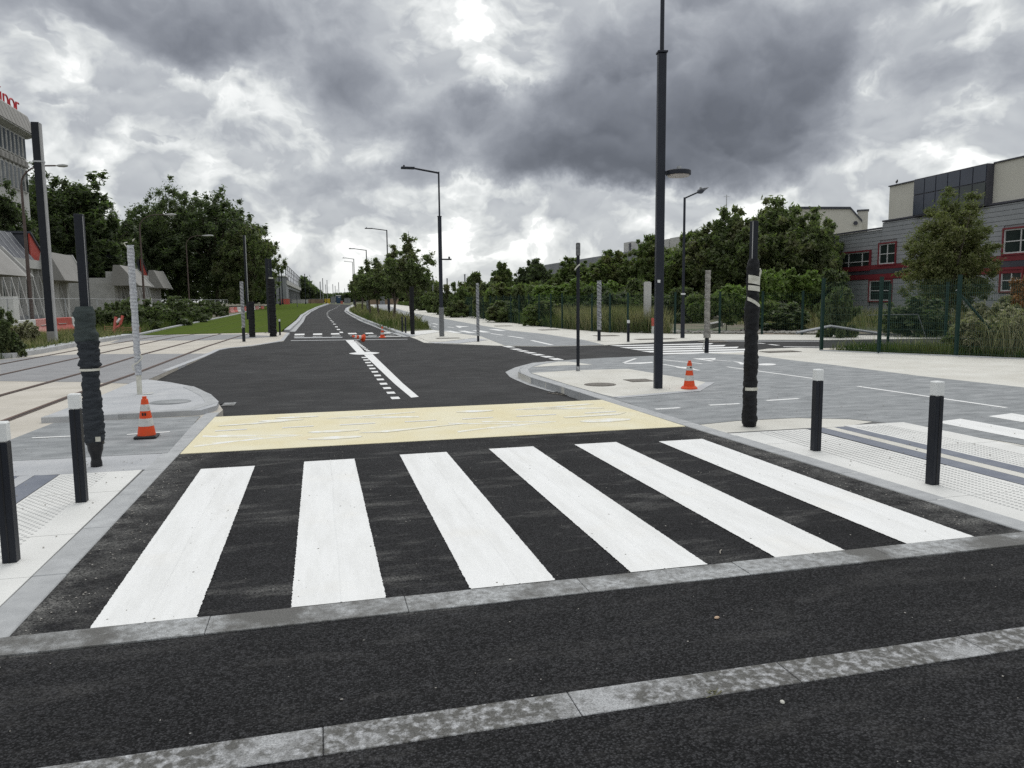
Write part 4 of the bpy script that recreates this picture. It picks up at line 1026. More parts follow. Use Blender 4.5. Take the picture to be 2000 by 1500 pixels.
def blades(name, poly_pts, n, h, w, m, z, seed, lean=0.35, dens=None, kind='stuff', parent=None, clumpy=0.0):
    """grass blades over a polygon of ground"""
    r = np.random.RandomState(seed)
    P_ = np.array(poly_pts); lo = P_.min(0); hi = P_.max(0); out = []
    def inside(q):
        x, y = q[:, 0], q[:, 1]; c = np.zeros(len(q), bool)
        for i in range(len(P_)):
            x1, y1 = P_[i]; x2, y2 = P_[i - 1]
            k = ((y1 > y) != (y2 > y)) & (x < (x2 - x1) * (y - y1) / (y2 - y1 + 1e-12) + x1); c ^= k
        return c
    got = 0
    while got < n:
        if clumpy:
            cc = r.rand(max(n // 30, 4), 2) * (hi - lo) + lo
            q = np.repeat(cc, 30, axis=0) + r.normal(size=(len(cc) * 30, 2)) * clumpy
        else: q = r.rand(n, 2) * (hi - lo) + lo
        q = q[inside(q)]; out.append(q); got += len(q)
    q = np.concatenate(out)[:n]
    zz_ = np.array([(z(y) if callable(z) else z) + rise(y) for y in q[:, 1]])
    hh = h * (0.45 + 0.75 * r.rand(n)); an = r.rand(n) * 6.283
    dx, dy = np.cos(an), np.sin(an); ln = r.normal(size=(n, 2)) * lean * hh[:, None]
    b = np.column_stack([q, zz_])
    side = np.column_stack([dx, dy, np.zeros(n)]) * (w * (0.6 + 0.8 * r.rand(n)))[:, None]
    mid = b + np.column_stack([ln * 0.35, hh * 0.55]); tip = b + np.column_stack([ln, hh])
    V = np.stack([b - side, b + side, mid + side * 0.8, tip, mid - side * 0.8], axis=1).reshape(-1, 3)
    me = bpy.data.meshes.new(name)
    me.vertices.add(5 * n); me.vertices.foreach_set('co', V.astype(np.float32).ravel())
    me.loops.add(5 * n); me.loops.foreach_set('vertex_index', np.arange(5 * n, dtype=np.int32))
    me.polygons.add(n); me.polygons.foreach_set('loop_start', np.arange(0, 5 * n, 5, dtype=np.int32)); me.polygons.foreach_set('loop_total', np.full(n, 5, dtype=np.int32))
    me.update(calc_edges=True); me.materials.append(m)
    o = bpy.data.objects.new(name, me); COL.objects.link(o)
    if kind: o['kind'] = kind
    return o
VERGE = [site(*p) for p in ((684, 606), (690, 612), (740, 636), (772, 647.5), (842, 643), (812, 631), (770, 618), (740, 609), (720, 600), (700, 597))]
blades('verge_grass', VERGE, 26000, 0.42, 0.012, G_GREEN, 0.0, 3, clumpy=0.5)
blades('verge_grass', VERGE, 5000, 0.75, 0.014, G_DRY, 0.0, 4, clumpy=0.4)
back = [(p[0] + .25, p[1] + .5) for p in FF]
blades('tall_grass', [(p[0] + .1, p[1] + .25) for p in FF[:3]] + [(17.5, 40), (14.5, 47)], 14000, 1.15, 0.009, G_DRY, 0.0, 5, lean=0.25, clumpy=0.4)
blades('tall_grass', [(21.5, 31.5), (36, 25), (40, 40), (24, 42)], 6000, 1.0, 0.010, G_DRY, 0.0, 15, lean=0.25, clumpy=0.5)
blades('fence_foot_grass', [(p[0] + .05, p[1] + .12) for p in FFL[4:]] + [(FFL[-1][0] + 3, FFL[-1][1]), (16.5, 60), (15, 42)], 16000, 0.8, 0.014, G_GREEN, 0.0, 6, clumpy=0.4)
wp = [(14.7, 19.6), (15.45, 18.4), (16.55, 16.75), (18.1, 14.1), (21.2, 9.6), (25, 11), (21.5, 15.0), (18, 17.8), (15.8, 19.7)]
blades('weeds', wp, 20000, 0.30, 0.007, G_GREEN, -0.02, 7, clumpy=0.35)
blades('weeds', wp, 5000, 0.50, 0.005, G_PALE, -0.02, 8, lean=0.3, clumpy=0.25)
blades('weeds', [(16.9, 16.6), (18.3, 14.1), (21.2, 9.6), (26, 12), (22, 17)], 15000, 1.15, 0.006, G_PALE, -0.02, 18, lean=0.3, clumpy=0.3)
wl = [site(0, 703), site(26, 700), site(150, 676), site(240, 661), (-9.2, 46), (-12.5, 46), (-14.5, 36), (-17, 26), (-14, 20)]
blades('weeds', wl, 14000, 0.30, 0.010, G_GREEN, -0.04, 9, clumpy=0.3)
blades('weeds', wl, 8000, 0.45, 0.008, G_DRY, -0.04, 10, clumpy=0.3)
blades('weeds', [(LAWN_DEEP[0][0], 42), (LAWN_DEEP[1][0] - .2, LAWN_DEEP[1][1]), (LAWN_DEEP[2][0] - .2, LAWN_DEEP[2][1]), (-12, 95), (-14, 70), (-12.5, 46)], 12000, 0.6, 0.014, G_GREEN, -0.04, 12, clumpy=0.5)

lw = [(-8.6, 41.6), (-2.0, 42.8), (-2.0, 70), (-8.6, 70)]
# far woods on the horizon
def far_wood(name, px0, px1, depth, tops, m, seed):
    cs = []; rs = []; r = random.Random(seed)
    for i in range(380):
        t = r.random(); p_ = px0 + (px1 - px0) * t
        X, Y = at(p_, depth + r.uniform(-8, 8)); k = t * (len(tops) - 1); a = int(k)
        top = tops[a] + (tops[min(a + 1, len(tops) - 1)] - tops[a]) * (k - a)
        H = hgt(X, Y, top); cs.append((X, Y, rise(Y) + H * r.uniform(0.15, 0.93))); rs.append(H * r.uniform(.08, .15))
    me = leaves_mesh(name, cs, rs, 60, depth * 0.0028, m, seed=seed)
    o = bpy.data.objects.new(name, me); COL.objects.link(o); o['kind'] = 'stuff'
far_wood('far_woods', 592, 628, 330, (546, 556, 568, 576), L_DARK, 1)
far_wood('far_woods', 628, 720, 420, (580, 579, 577, 574), L_DARK, 2)
far_wood('far_woods', 720, 860, 200, (572, 566, 560, 558), L_MID, 3)
far_wood('far_woods', 440, 560, 220, (572, 574, 575, 576), L_DARK, 4)
far_wood('far_woods', -120, 260, 150, (500, 500, 505, 520), L_DARK, 6)
far_wood('far_woods', 240, 540, 165, (500, 490, 490, 540), L_DARK, 7)
far_wood('far_woods', 1250, 1420, 90, (500, 480, 490), L_MID, 5)

# ------------------------------------------------------------------ green mesh fence
def wire_panel(w, h, vstep=0.05, hstep=0.2, t=0.0024):
    mb = MB()
    k = int(w / vstep)
    for i in range(k + 1):
        x = w * i / k
        mb.add([(x - t, -t, 0.04), (x + t, -t, 0.04), (x, t, 0.04), (x - t, -t, h), (x + t, -t, h), (x, t, h)], [(0, 1, 4, 3), (1, 2, 5, 4), (2, 0, 3, 5)])
    z = 0.08
    while z < h:
        for dy in (-0.006,):
            mb.add([(0, dy - t, z - t), (0, dy - t, z + t), (0, dy + t, z), (w, dy - t, z - t), (w, dy - t, z + t), (w, dy + t, z)], [(0, 1, 4, 3), (1, 2, 5, 4), (2, 0, 3, 5)])
        z += hstep
    return mb
def fence(name, label, pts, h, post_w, post_h, wire=True, pm=GREEN, group=None, wm=WIRE, hs=0.2, t=0.0024, vs=0.05):
    root = empty(name, (pts[0][0], pts[0][1], 0)); tag(root, label, 'fence', group)
    ox, oy = pts[0]; post = None
    for i, p in enumerate(pts):
        if post is None:
            mb = MB(); mb.cbox(0, 0, -0.05, post_h, post_w); mb.cbox(0, 0, post_h, post_h + 0.02, post_w + 0.012)
            post = mb.build('post', pm, root)
        else: link_mesh('post', post.data, root, (p[0] - ox, p[1] - oy, rise(p[1])))
        if wire and i < len(pts) - 1:
            q = pts[i + 1]; l = math.dist(p, q)
            o = wire_panel(l, h, vs, hs, t).build('wire_mesh', wm, root); o['kind'] = 'stuff'
            o.location = (p[0] - ox, p[1] - oy, rise(p[1])); o.rotation_euler = (0, 0, math.atan2(q[1] - p[1], q[0] - p[0]))
    return root
fr = [site(1604, 684), site(1716, 690), site(1867, 696), (17.75, 14.25), (19.3, 12.1), (20.9, 9.9)]
fence('mesh_fence', 'tall green wire mesh fence with thick posts at the right, beside the beige pavement', fr, 2.05, 0.08, 2.13)
fence('mesh_fence', 'green wire mesh side fence running back from the tall corner', [site(1734, 668), (19.6, 20.4), (22.3, 18.6), (25.5, 16.5)], 1.95, 0.07, 2.02)
far_posts = [site(1098, 642), site(1076, 640.5), site(1053, 637.5), site(1033, 635.4), site(1014, 633), site(998, 631), site(984, 629), site(970, 627.5), site(958, 626), site(944, 624), site(934, 622.5), site(922, 621), site(913, 619.3), site(904, 617.8), site(895, 616), site(886, 614), site(878, 612)]
fence('mesh_fence', 'long green mesh fence receding behind the cycle path', far_posts, 1.85, 0.06, 1.9, group=None, hs=0.4, t=0.0016, vs=0.1)
fence('mesh_fence', 'green mesh fence of widely spaced posts in front of the scrub, centre right', [site(1098, 642), site(1156, 647), site(1191, 649.5), site(1226, 651), site(1318, 652), site(1405, 652), site(1488, 653), site(1566, 654), site(1640, 655)], 1.80, 0.07, 1.85, hs=0.4, t=0.0018, vs=0.07)
b = MB(); b.tube((0, 0, 1.75), (1.6, -.35, 0.0), 0.035, n=8); br = b.build('fence_brace', GREEN)
br.location = (site(1867, 696)[0] + .1, site(1867, 696)[1] + .2, 0); tag(br, 'dark brace leaning down to the right from the tall fence post', 'brace')

# ------------------------------------------------------------------ bollards
def bollard(X, Y, H=0.89, w=0.080, label='', group='white capped bollards at the crossing', rz=0.0, proto=[]):
    if not proto:
        r = empty('bollard', (X, Y, 0))
        mb = MB(); mb.cbox(0, 0, -0.02, H - 0.125, w); o = mb.build('body', METAL, r, bevel=0.004)
        mb = MB(); mb.cbox(0, 0, H - 0.123, H, w + 0.004); mb.build('cap', WHITECAP, r, bevel=0.008)
        mb = MB(); mb.box(-0.004, 0.004, -w / 2 - 0.0025, -w / 2 + 0.002, 0.0, H - 0.13); mb.build('seam', BUCKET, r)
        mb = MB(); mb.cbox(0, 0, -.01, 0.003, w + 0.03); mb.build('base_collar', WHITESLAB, r)
        proto.append(r)
    else: r = copy_tree(proto[0])
    r.location = (X, Y, 0.009 + rise(Y)); r.rotation_euler = (0, 0, rz); r.scale = (1, 1, H / 0.89)
    tag(r, label, 'bollard', group)
    return r
bollard(-1.93, 5.26, .89, label='white capped black bollard at the left edge, nearest the camera', rz=.03)
bollard(-1.93, 6.74, .89, label='white capped black bollard in front of the fabric covered pole', rz=.02)
bollard(5.00, 6.83, .86, label='white capped bollard right of the black wrapped pole, on tactile slabs', rz=-.03)
bollard(5.04, 5.30, .89, label='nearest white capped bollard on the right hand tactile slabs', rz=.05)
bollard(*site(1227, 668), .80, label='white capped bollard across the side road, left of the tall lamp post')
bollard(*site(547, 655), .76, label='white capped bollard at the left end of the far crossing')
bollard(*site(475.5, 667), .62, label='short dark bollard in front of the thin white wrapped post', group='dark bollards far away')
def slim(X, Y, H, label):
    r = empty('slim_bollard', (X, Y, 0.006)); mb = MB(); mb.tube((0, 0, 0), (0, 0, H), 0.04, n=12); mb.build('body', METAL, r)
    mb = MB(); mb.tube((0, 0, H), (0, 0, H + .02), 0.043, .03, n=12); mb.build('cap', METAL_L, r); tag(r, label, 'bollard', 'slim bollards by the verge')
slim(*site(786, 650), .78, 'left one of two slim dark bollards by the verge'); slim(*site(792.5, 652), .78, 'right one of two slim dark bollards by the verge')

# ------------------------------------------------------------------ cones
def cone_mesh(root, z0, z1, r0, r1, name, m):
    n = 20; mb = MB(); mb.lathe([(r0, z0), (r1, z1)], n); return mb.build(name, m, root, smooth=False)
def cone(X, Y, H, label, base_m, base_r, z=0.008, square=True, marks_at=None):
    r = empty('traffic_cone', (X, Y, z + rise(Y)))
    if square:
        mb = MB(); mb.cbox(0, 0, 0, 0.035, base_r * 2); mb.build('base', base_m, r, bevel=0.012)
    else:
        mb = MB(); mb.lathe([(base_r, 0), (base_r, 0.018), (base_r * .82, 0.045), (base_r * .6, 0.05)], 24); mb.build('base', base_m, r)
    R0, R1 = H * 0.205, H * 0.062; z0 = 0.035
    def rr(t): return R0 + (R1 - R0) * t
    bands = [(0, .24, 'lower_body', ORANGE), (.24, .44, 'reflective_band', REFLECT), (.44, .63, 'middle_body', ORANGE), (.63, .80, 'reflective_band', REFLECT), (.80, 1.0, 'tip', ORANGE)]
    for a, b_, nm, m in bands:
        pr = 0.002 if m is REFLECT else 0
        prof = [(rr(a) + pr, z0 + a * (H - z0)), (rr(b_) + pr, z0 + b_ * (H - z0))]
        if nm == 'tip': prof = [(rr(.80), z0 + .80 * (H - z0)), (rr(.93), z0 + .93 * (H - z0)), (rr(1.0) * .8, z0 + .94 * (H - z0)), (rr(1) * .8, H)]
        mb = MB(); mb.lathe(prof, 24); o = mb.build(nm, m, r)
    for (zc_, wd, hd) in (marks_at or []):
        t = (zc_ - z0) / (H - z0); rad = rr(t) + 0.004
        for k in (0, 1):
            mb = MB(); a0_ = math.radians(-112 + 24 * k); a1_ = a0_ + math.radians(16)
            pts = [(rad * math.cos(a0_), rad * math.sin(a0_), zc_), (rad * math.cos(a1_), rad * math.sin(a1_), zc_), (rad * math.cos(a1_), rad * math.sin(a1_), zc_ + hd), (rad * math.cos(a0_), rad * math.sin(a0_), zc_ + hd)]
            mb.add(pts, [(0, 1, 2, 3)]); mb.build('stencil_mark', BUCKET, r)
    tag(r, label, 'traffic cone', 'traffic cones'); return r
cone(*site(287, 856), 0.50, 'orange and white cone with a square black base on the left cycle path', BUCKET, 0.125, marks_at=[(0.275, .03, .035)])
cone(*site(1346, 760), 0.50, 'orange and white cone with a round orange base beside the tall lamp post', ORANGE, 0.145, square=False, z=0.010, marks_at=[(0.365, .04, .03)])
X, Y = site(747, 659.5, zm); cone(X, Y, 0.49, 'small distant cone standing before the far crossing', ORANGE, 0.15, z=zm(Y), square=False)
X, Y = site(702, 667, zm); c3 = cone(X - .25, Y, 0.52, 'fallen cone lying on its side on the centre line, base towards the right', ORANGE, 0.16, z=zm(Y) + 0.13, square=False)
c3.rotation_euler = (math.radians(14), math.radians(-78), math.radians(12)); c3.location.x += 0.42

# ------------------------------------------------------------------ poles wrapped in film or fabric
def wrapped(X, Y, H, r_, m, seed, rough=0.10, z0=0.0, name='wrap', parent=None, n=18, rings=None, prof=None, sq=0.0):
    rr = random.Random(seed); rings = rings or int(max(12, (H - z0) * 34)); ph = [rr.uniform(0, 6.28) for _ in range(12)]
    def rad(z, t):
        base_ = prof(z) if prof else r_
        c_, s_ = math.cos(t), math.sin(t)
        w_ = 1.5 * mnoise.noise(Vector((c_ * 1.1 + seed * 7.1, s_ * 1.1, z * 22))) + 1.2 * mnoise.noise(Vector((c_ * 2.6, s_ * 2.6 + seed * 3.3, z * 46))) \
            + 1.0 * mnoise.noise(Vector((c_ * 1.6, s_ * 1.6 + seed, z * 7))) + .8 * abs(mnoise.noise(Vector((c_ * 3.5, s_ * 3.5, z * 15 + c_ * 3))))
        return base_ * (1 + rough * w_)
    mb = MB(); pr = [(0, z0 + (H - z0) * i / rings) for i in range(rings + 1)]
    mb.lathe(pr, n, fn=lambda a, z, t: (rad(z, t), z))
    return mb.build(name, m, parent, smooth=True)
# fabric sleeve pole
r = empty('signal_pole', (-2.20, 8.22, 0.008)); H = hgt(-2.20, 8.22, 420)
tag(r, 'dark square signal pole covered by a wrinkled dark fabric sleeve, left foreground', 'signal pole')
mb = MB(); mb.cbox(0, 0, 1.40, H, 0.076); mb.build('pole', METAL, r, bevel=0.004)
mb = MB(); mb.box(0.038, 0.041, -.034, -.026, 1.5, H - .02); mb.build('pole_groove', MAST_LIT_GREY, r)
zs = lambda py: hgt(-2.20, 8.22, py)
tb_ = [(905, .060), (898, .050), (890, .058), (880, .078), (868, .083), (862, .100), (850, .103), (820, .100), (790, .094), (760, .090), (725, .086), (722, .086), (716, .106), (708, .092), (690, .098), (683, .090), (672, .106), (655, .112), (643, .102), (628, .098), (614, .110), (603, .088), (598, .075)]
tb_ = [(zs(a), b_) for a, b_ in tb_]
tb_ = [(a, b_ * .88) for a, b_ in tb_]
def prof_in(tab):
    def f(z):
        if z <= tab[0][0]: return tab[0][1]
        for (a, ra), (b_, rb) in zip(tab[:-1], tab[1:]):
            if z <= b_: return ra + (rb - ra) * (z - a) / (b_ - a)
        return tab[-1][1]
    return f
wrapped(0, 0, zs(862), .09, BUCKET, 1, 0.012, z0=0.0, name='plastic_foot', parent=r, prof=lambda z: prof_in(tb_)(z) if z < zs(869) else .083, rings=30, n=28)
o = wrapped(0, 0, zs(724), .1, FABRIC, 2, 0.11, z0=zs(866), name='lower_sleeve', parent=r, prof=prof_in(tb_), rings=90, n=32)
o = wrapped(0, 0, zs(667), .1, FABRIC, 3, 0.13, z0=zs(722), name='bunched_sleeve', parent=r, prof=prof_in(tb_), rings=70, n=32)
o = wrapped(0, 0, zs(600), .1, FABRIC_G, 4, 0.085, z0=zs(668), name='upper_sleeve', parent=r, prof=prof_in(tb_), rings=50, n=32)
o.location = (-0.012, 0, 0)
mb = MB(); mb.lathe([(.090, zs(725.5) - .0), (.089, zs(721))], 28); mb.build('tape_band', TAPE, r)
mb = MB(); mb.box(.02, .065, -.108, -.103, zs(861), zs(852)); o = mb.build('small_label', TAPE, r); o.rotation_euler = (0, 0, .12)
# white wrapped post beside the track
def wrap_pole(px_, py_, top, r_, m, label, seed, foot=None, foot_m=METAL, group=None, z=0.008, wtop=None, rough=.10, extra=None):
    X, Y = site(px_, py_, z); H = hgt(X, Y, top) - z
    q = empty('wrapped_pole', (X, Y, z + rise(Y))); tag(q, label, 'wrapped pole', group)
    zf = hgt(X, Y, foot) if foot else 0.0
    mb = MB(); mb.tube((0, 0, -.02), (0, 0, H - .01), r_ * .8, n=12); mb.build('pole', foot_m, q)
    wrapped(0, 0, H if wtop is None else hgt(X, Y, wtop), r_, m, seed, rough, z0=zf, parent=q, n=20, rings=int(max(30, H * 42)))
    return q, X, Y, H
q, X, Y, H = wrap_pole(273, 770, 479, .052, FILM_W, 'pole wrapped in white film standing on the raised island left', 5, foot=741, foot_m=TAPE, z=0.075)
mb = MB(); mb.path([(.05, -.05, hgt(X, Y, 700)), (.09, -.06, hgt(X, Y, 707)), (.02, -.09, hgt(X, Y, 716)), (-.08, -.06, hgt(X, Y, 722)), (-.05, -.06, hgt(X, Y, 732))], .010, 6); mb.build('loose_film', TAPE, q)
mb = MB(); mb.path([(-.04, 0, hgt(X, Y, 482)), (-.09, -.02, hgt(X, Y, 484)), (-.05, -.02, hgt(X, Y, 492))], .008, 5); mb.path([(.04, 0, hgt(X, Y, 480)), (.075, 0, hgt(X, Y, 475)), (.04, 0, hgt(X, Y, 478))], .007, 5); mb.build('loose_film', TAPE, q)
mb = MB(); mb.add([(.03, -.05, .006), (.24, -.02, .03), (.20, -.09, .02), (.10, -.10, .01)], [(0, 1, 2, 3)]); mb.build('film_scrap', TAPE, q)
wrap_pole(477, 667, 550, .068, FILM_G, 'thin white wrapped post left of the far crossing', 6, foot=640, z=0.006)[0]
wrap_pole(934, 667, 553, .058, FILM_G, 'grey and white wrapped pole with black foot, in front of the cycle path', 7, foot=656, z=0.006)
wrap_pole(1170, 665, 548, .080, FILM_G, 'grey wrapped pole right of the thin dark pole, black foot', 8, foot=645, z=0.006, rough=.16)
q, X, Y, H = wrap_pole(1380, 688, 528, .078, FILM_T, 'taupe wrapped pole with black foot beside the side road crossing', 9, foot=659, z=0.006, rough=.14)
o = wrapped(0, 0, hgt(X, Y, 648), .098, FILM_T, 10, .16, z0=hgt(X, Y, 660), name='film_knot', parent=q)
mb = MB(); mb.path([(-.07, -.03, .45), (-.13, -.05, .22), (-.17, -.06, .12), (-.10, -.06, .04)], .012, 5); mb.build('loose_film', TAPE, q)
wrap_pole(493, 658, 589, .135, BLACKFILM, 'short thick black wrapped pole left of the far crossing', 11, foot_m=METAL, z=0.006, rough=.12)
mb = MB()
q, X, Y, H = wrap_pole(534, 657, 505, .155, BLACKFILM, 'black wrapped signal pole with a thin bare top at the far crossing', 12, wtop=545, z=0.006, rough=.12)
q.children[0].scale = (.55, .55, 1)
mb = MB(); mb.lathe([(.10, hgt(X, Y, 546)), (.10, hgt(X, Y, 542))], 12); mb.build('tape_band', TAPE, q)
q, X, Y, H = wrap_pole(527, 650, 505, .085, METAL, 'slim dark post just left of the black wrapped signal pole', 13, z=0.006, rough=.02)
wrap_pole(806, 653, 560, .10, BLACKFILM, 'black wrapped pole on the tactile paving in front of the street trees', 14, z=0.010, rough=.06)
# black wrapped pole, right foreground
X, Y = site(1463, 833); H = hgt(X, Y, 433); q = empty('signal_pole', (X, Y, 0.009)); tag(q, 'square signal pole wrapped in crumpled black film with pale tape, right foreground', 'signal pole')
zz = lambda py: hgt(X, Y, py)
mb = MB(); mb.cbox(0, 0, zz(560), H, .075); mb.build('pole', METAL, q, bevel=.004)
mb = MB(); mb.box(-.0405, -.0365, -.042, -.030, zz(515), H - .01); mb.build('pole_edge_strip', MAST_LIT_GREY, q)
tw = [(834, .066), (822, .082), (800, .078), (760, .072), (700, .074), (668, .068), (655, .066), (640, .072), (612, .080), (605, .086), (595, .070), (575, .066), (545, .064), (518, .066), (505, .050)]
tw = [(zz(a), b_ * 1.12) for a, b_ in tw]
wrapped(0, 0, zz(507), .07, BLACKFILM, 15, .085, z0=-.005, name='black_wrap', parent=q, prof=prof_in(tw), rings=170, n=28)
for (ya, yb, rr_, tilt_) in ((541, 557, .070, .03), (560, 570, .070, .02), (590, 597, .076, .10), (757, 763, .077, .0)):
    mb = MB(); n_ = 16; a_s = [math.radians(-160 + 130 * i / n_) for i in range(n_ + 1)]
    vs = []
    for a_ in a_s:
        vs += [(rr_ * 1.22 * math.cos(a_), rr_ * 1.22 * math.sin(a_), zz(yb) - tilt_ * math.cos(a_) * .6), (rr_ * 1.22 * math.cos(a_), rr_ * 1.22 * math.sin(a_), zz(ya) - tilt_ * math.cos(a_) * .6)]
    mb.add(vs, [(2 * i, 2 * i + 2, 2 * i + 3, 2 * i + 1) for i in range(n_)]); mb.build('tape_band', TAPE, q)
mb = MB(); mb.path([(.06, -.05, zz(540)), (.075, -.06, zz(533)), (.055, -.06, zz(526)), (.06, -.05, zz(545))], .010, 6); mb.build('loose_tape', TAPE, q)
# thin dark pole
X, Y = site(1129, 725); q = empty('thin_pole', (X, Y, .009)); tag(q, 'thin dark pole with a curl of tape near its top and a foil wrapped foot', 'pole')
H = hgt(X, Y, 475); z1 = hgt(X, Y, 716)
mb = MB(); mb.tube((0, 0, z1 - .02), (-.0, 0, H), .037, n=14); mb.build('pole', METAL, q)
wrapped(0, 0, z1, .042, FILM_G, 16, .12, z0=0, name='foil_foot', parent=q)
mb = MB(); za, zb = hgt(X, Y, 516), hgt(X, Y, 527); vs = []
for i in range(9):
    t = i / 8; vs += [(.03 - .13 * t, -.045, za - .12 * t ** 1.5), (.035 - .125 * t, -.045, za - .12 * t ** 1.5 - .035)]
mb.add(vs, [(2 * i, 2 * i + 1, 2 * i + 3, 2 * i + 2) for i in range(8)]); mb.build('loose_tape', TAPE, q)
mb = MB(); mb.cbox(0, 0, hgt(X, Y, 500), hgt(X, Y, 476), .078); mb.build('grey_sleeve', FILM_D, q)

# ------------------------------------------------------------------ lamp posts
def lamp_big(X, Y, z, h1, h2, w1, w2, label, arm_side=-1, arm_len=1.5, ring_h=None, ring_r=.24, wrap_h=None, ring_flat=False, top_arm=True):
    r = empty('lamp_post', (X, Y, z + rise(Y))); tag(r, label, 'lamp post', 'lamp posts along the street')
    mb = MB(); mb.cbox(0, 0, -.02, h1, w1); mb.build('lower_shaft', METAL_L, r, bevel=.012)
    mb = MB(); mb.cbox(0, 0, h1, h1 + .035, w1 + .035); mb.build('collar', METAL_L, r, bevel=.006)
    mb = MB(); mb.tube((0, 0, h1), (0, 0, h2), w2 / 2, w2 / 2.2, 14); mb.build('upper_shaft', METAL_L, r)
    if top_arm:
        s = arm_side
        mb = MB(); mb.tube((0, 0, h2 - .05), (s * arm_len * .72, 0, h2 + .12), .045, .04, 8); mb.build('arm', METAL_L, r)
        mb = MB(); mb.box(min(s * arm_len * .68, s * arm_len * 1.05), max(s * arm_len * .68, s * arm_len * 1.05), -.13, .13, h2 + .08, h2 + .16)
        mb.cbox(s * arm_len * .97, 0, h2 + .155, h2 + .24, .07); o = mb.build('lamp_head', METAL_L, r, bevel=.01)
    if ring_h:
        if ring_flat:
            mb = MB(); mb.box(w1 / 2, w1 / 2 + .42, -.06, .06, ring_h - .03, ring_h + .03); mb.cbox(w1 / 2 + .32, 0, ring_h + .03, ring_h + .12, .07); mb.build('low_arm', METAL_L, r, bevel=.005)
        else:
            cx = w1 / 2 + ring_r + .03
            mb = MB(); mb.box(w1 / 2 - .01, w1 / 2 + .10, -.05, .05, ring_h - .02, ring_h + .035); mb.build('low_arm', METAL_L, r)
            mb = MB(); mb.lathe([(ring_r * .98, ring_h - .03), (ring_r, ring_h - .02), (ring_r, ring_h + .04), (ring_r * .95, ring_h + .05)], 36, cx=cx); h_ = mb.build('ring_lamp', METAL_L, r)
            mb = MB(); mb.lathe([(ring_r * .86, ring_h - .055), (ring_r * .90, ring_h - .026)], 36, cx=cx); mb.build('lens', LENS, h_)
            mb = MB(); mb.tube((cx + .01, 0, ring_h + .05), (cx + .01, 0, ring_h + .12), .045, .04, 12); mb.build('light_sensor', GALV, h_)
    if wrap_h:
        wrapped(0, 0, wrap_h, w1 * .72, FILM_D, 20, .10, name='film_wrap', parent=r, n=18)
    return r
X, Y = site(1285, 759)
q = lamp_big(X, Y, .011, hgt(X, Y, 106), 8.6, .140, .072, 'tallest square lamp post with a ring lamp, running out of the top of the photo', ring_h=hgt(X, Y, 340), ring_r=.215, arm_len=1.8)
q.rotation_euler = (0, math.radians(.0), math.radians(-12))
mb = MB(); mb.box(-.05, .0, -.090, -.0865, hgt(X, Y, 553.5), hgt(X, Y, 548)); mb.build('small_sticker', WHITECAP, q)
mb = MB(); mb.box(-.06, -.02, -.0885, -.0865, .03, .11); mb.build('hatch', METAL, q)
X, Y = site(863, 657); q = lamp_big(X, Y, .01, hgt(X, Y, 424), hgt(X, Y, 336), .15, .08, 'lamp post with long upper arm and short lower arm, foot wrapped in grey film', arm_len=1.55, ring_h=hgt(X, Y, 507), ring_flat=True, wrap_h=hgt(X, Y, 601))
X, Y = site(760, 619); lamp_big(X, Y, 0, hgt(X, Y, 500), hgt(X, Y, 449), .24, .12, 'second lamp post of the row, rising between the street trees', arm_len=2.0)
X, Y = site(719, 614); lamp_big(X, Y, 0, hgt(X, Y, 520), hgt(X, Y, 488), .24, .12, 'third lamp post of the row, its foot wrapped', arm_len=1.9, wrap_h=2.2)
X, Y, H = pt(693.5, 125, 507); lamp_big(X, Y, 0, H * .7, H, .24, .13, 'fourth lamp post of the row, far away', arm_len=1.7)
X, Y, H = pt(691, 165, 517); lamp_big(X, Y, 0, H * .7, H, .24, .13, 'furthest lamp post of the row', arm_len=1.7)
# thin lamp across the side road
X, Y = site(1333, 660); H = hgt(X, Y, 386); q = empty('thin_lamp_post', (X, Y, .008)); tag(q, 'thin street lamp with a slanting arm and leaf shaped head', 'lamp post')
mb = MB(); mb.tube((0, 0, 0), (0, 0, 1.35), .085, .080, 12); mb.tube((0, 0, 1.35), (0, 0, H), .055, .045, 12); mb.build('shaft', METAL_L, q)
mb = MB(); mb.tube((0, 0, H - .03), (.58, -.05, H + .22), .032, .03, 8); mb.build('arm', METAL_L, q)
mb = MB(); mb.prism([(.50, -.15, H + .16), (.66, -.19, H + .14), (.80, -.15, H + .27), (1.04, -.05, H + .42), (.66, -.05, H + .36), (.55, -.10, H + .28)], (.05, .22, .02)); mb.build('lamp_head', METAL_L, q, bevel=.01)
mb = MB(); mb.cbox(.70, .02, H + .34, H + .42, .07); mb.build('light_sensor', GALV, q)
mb = MB(); mb.lathe([(.088, hgt(X, Y, 576)), (.088, hgt(X, Y, 573))], 12); mb.build('white_tape', WHITECAP, q)
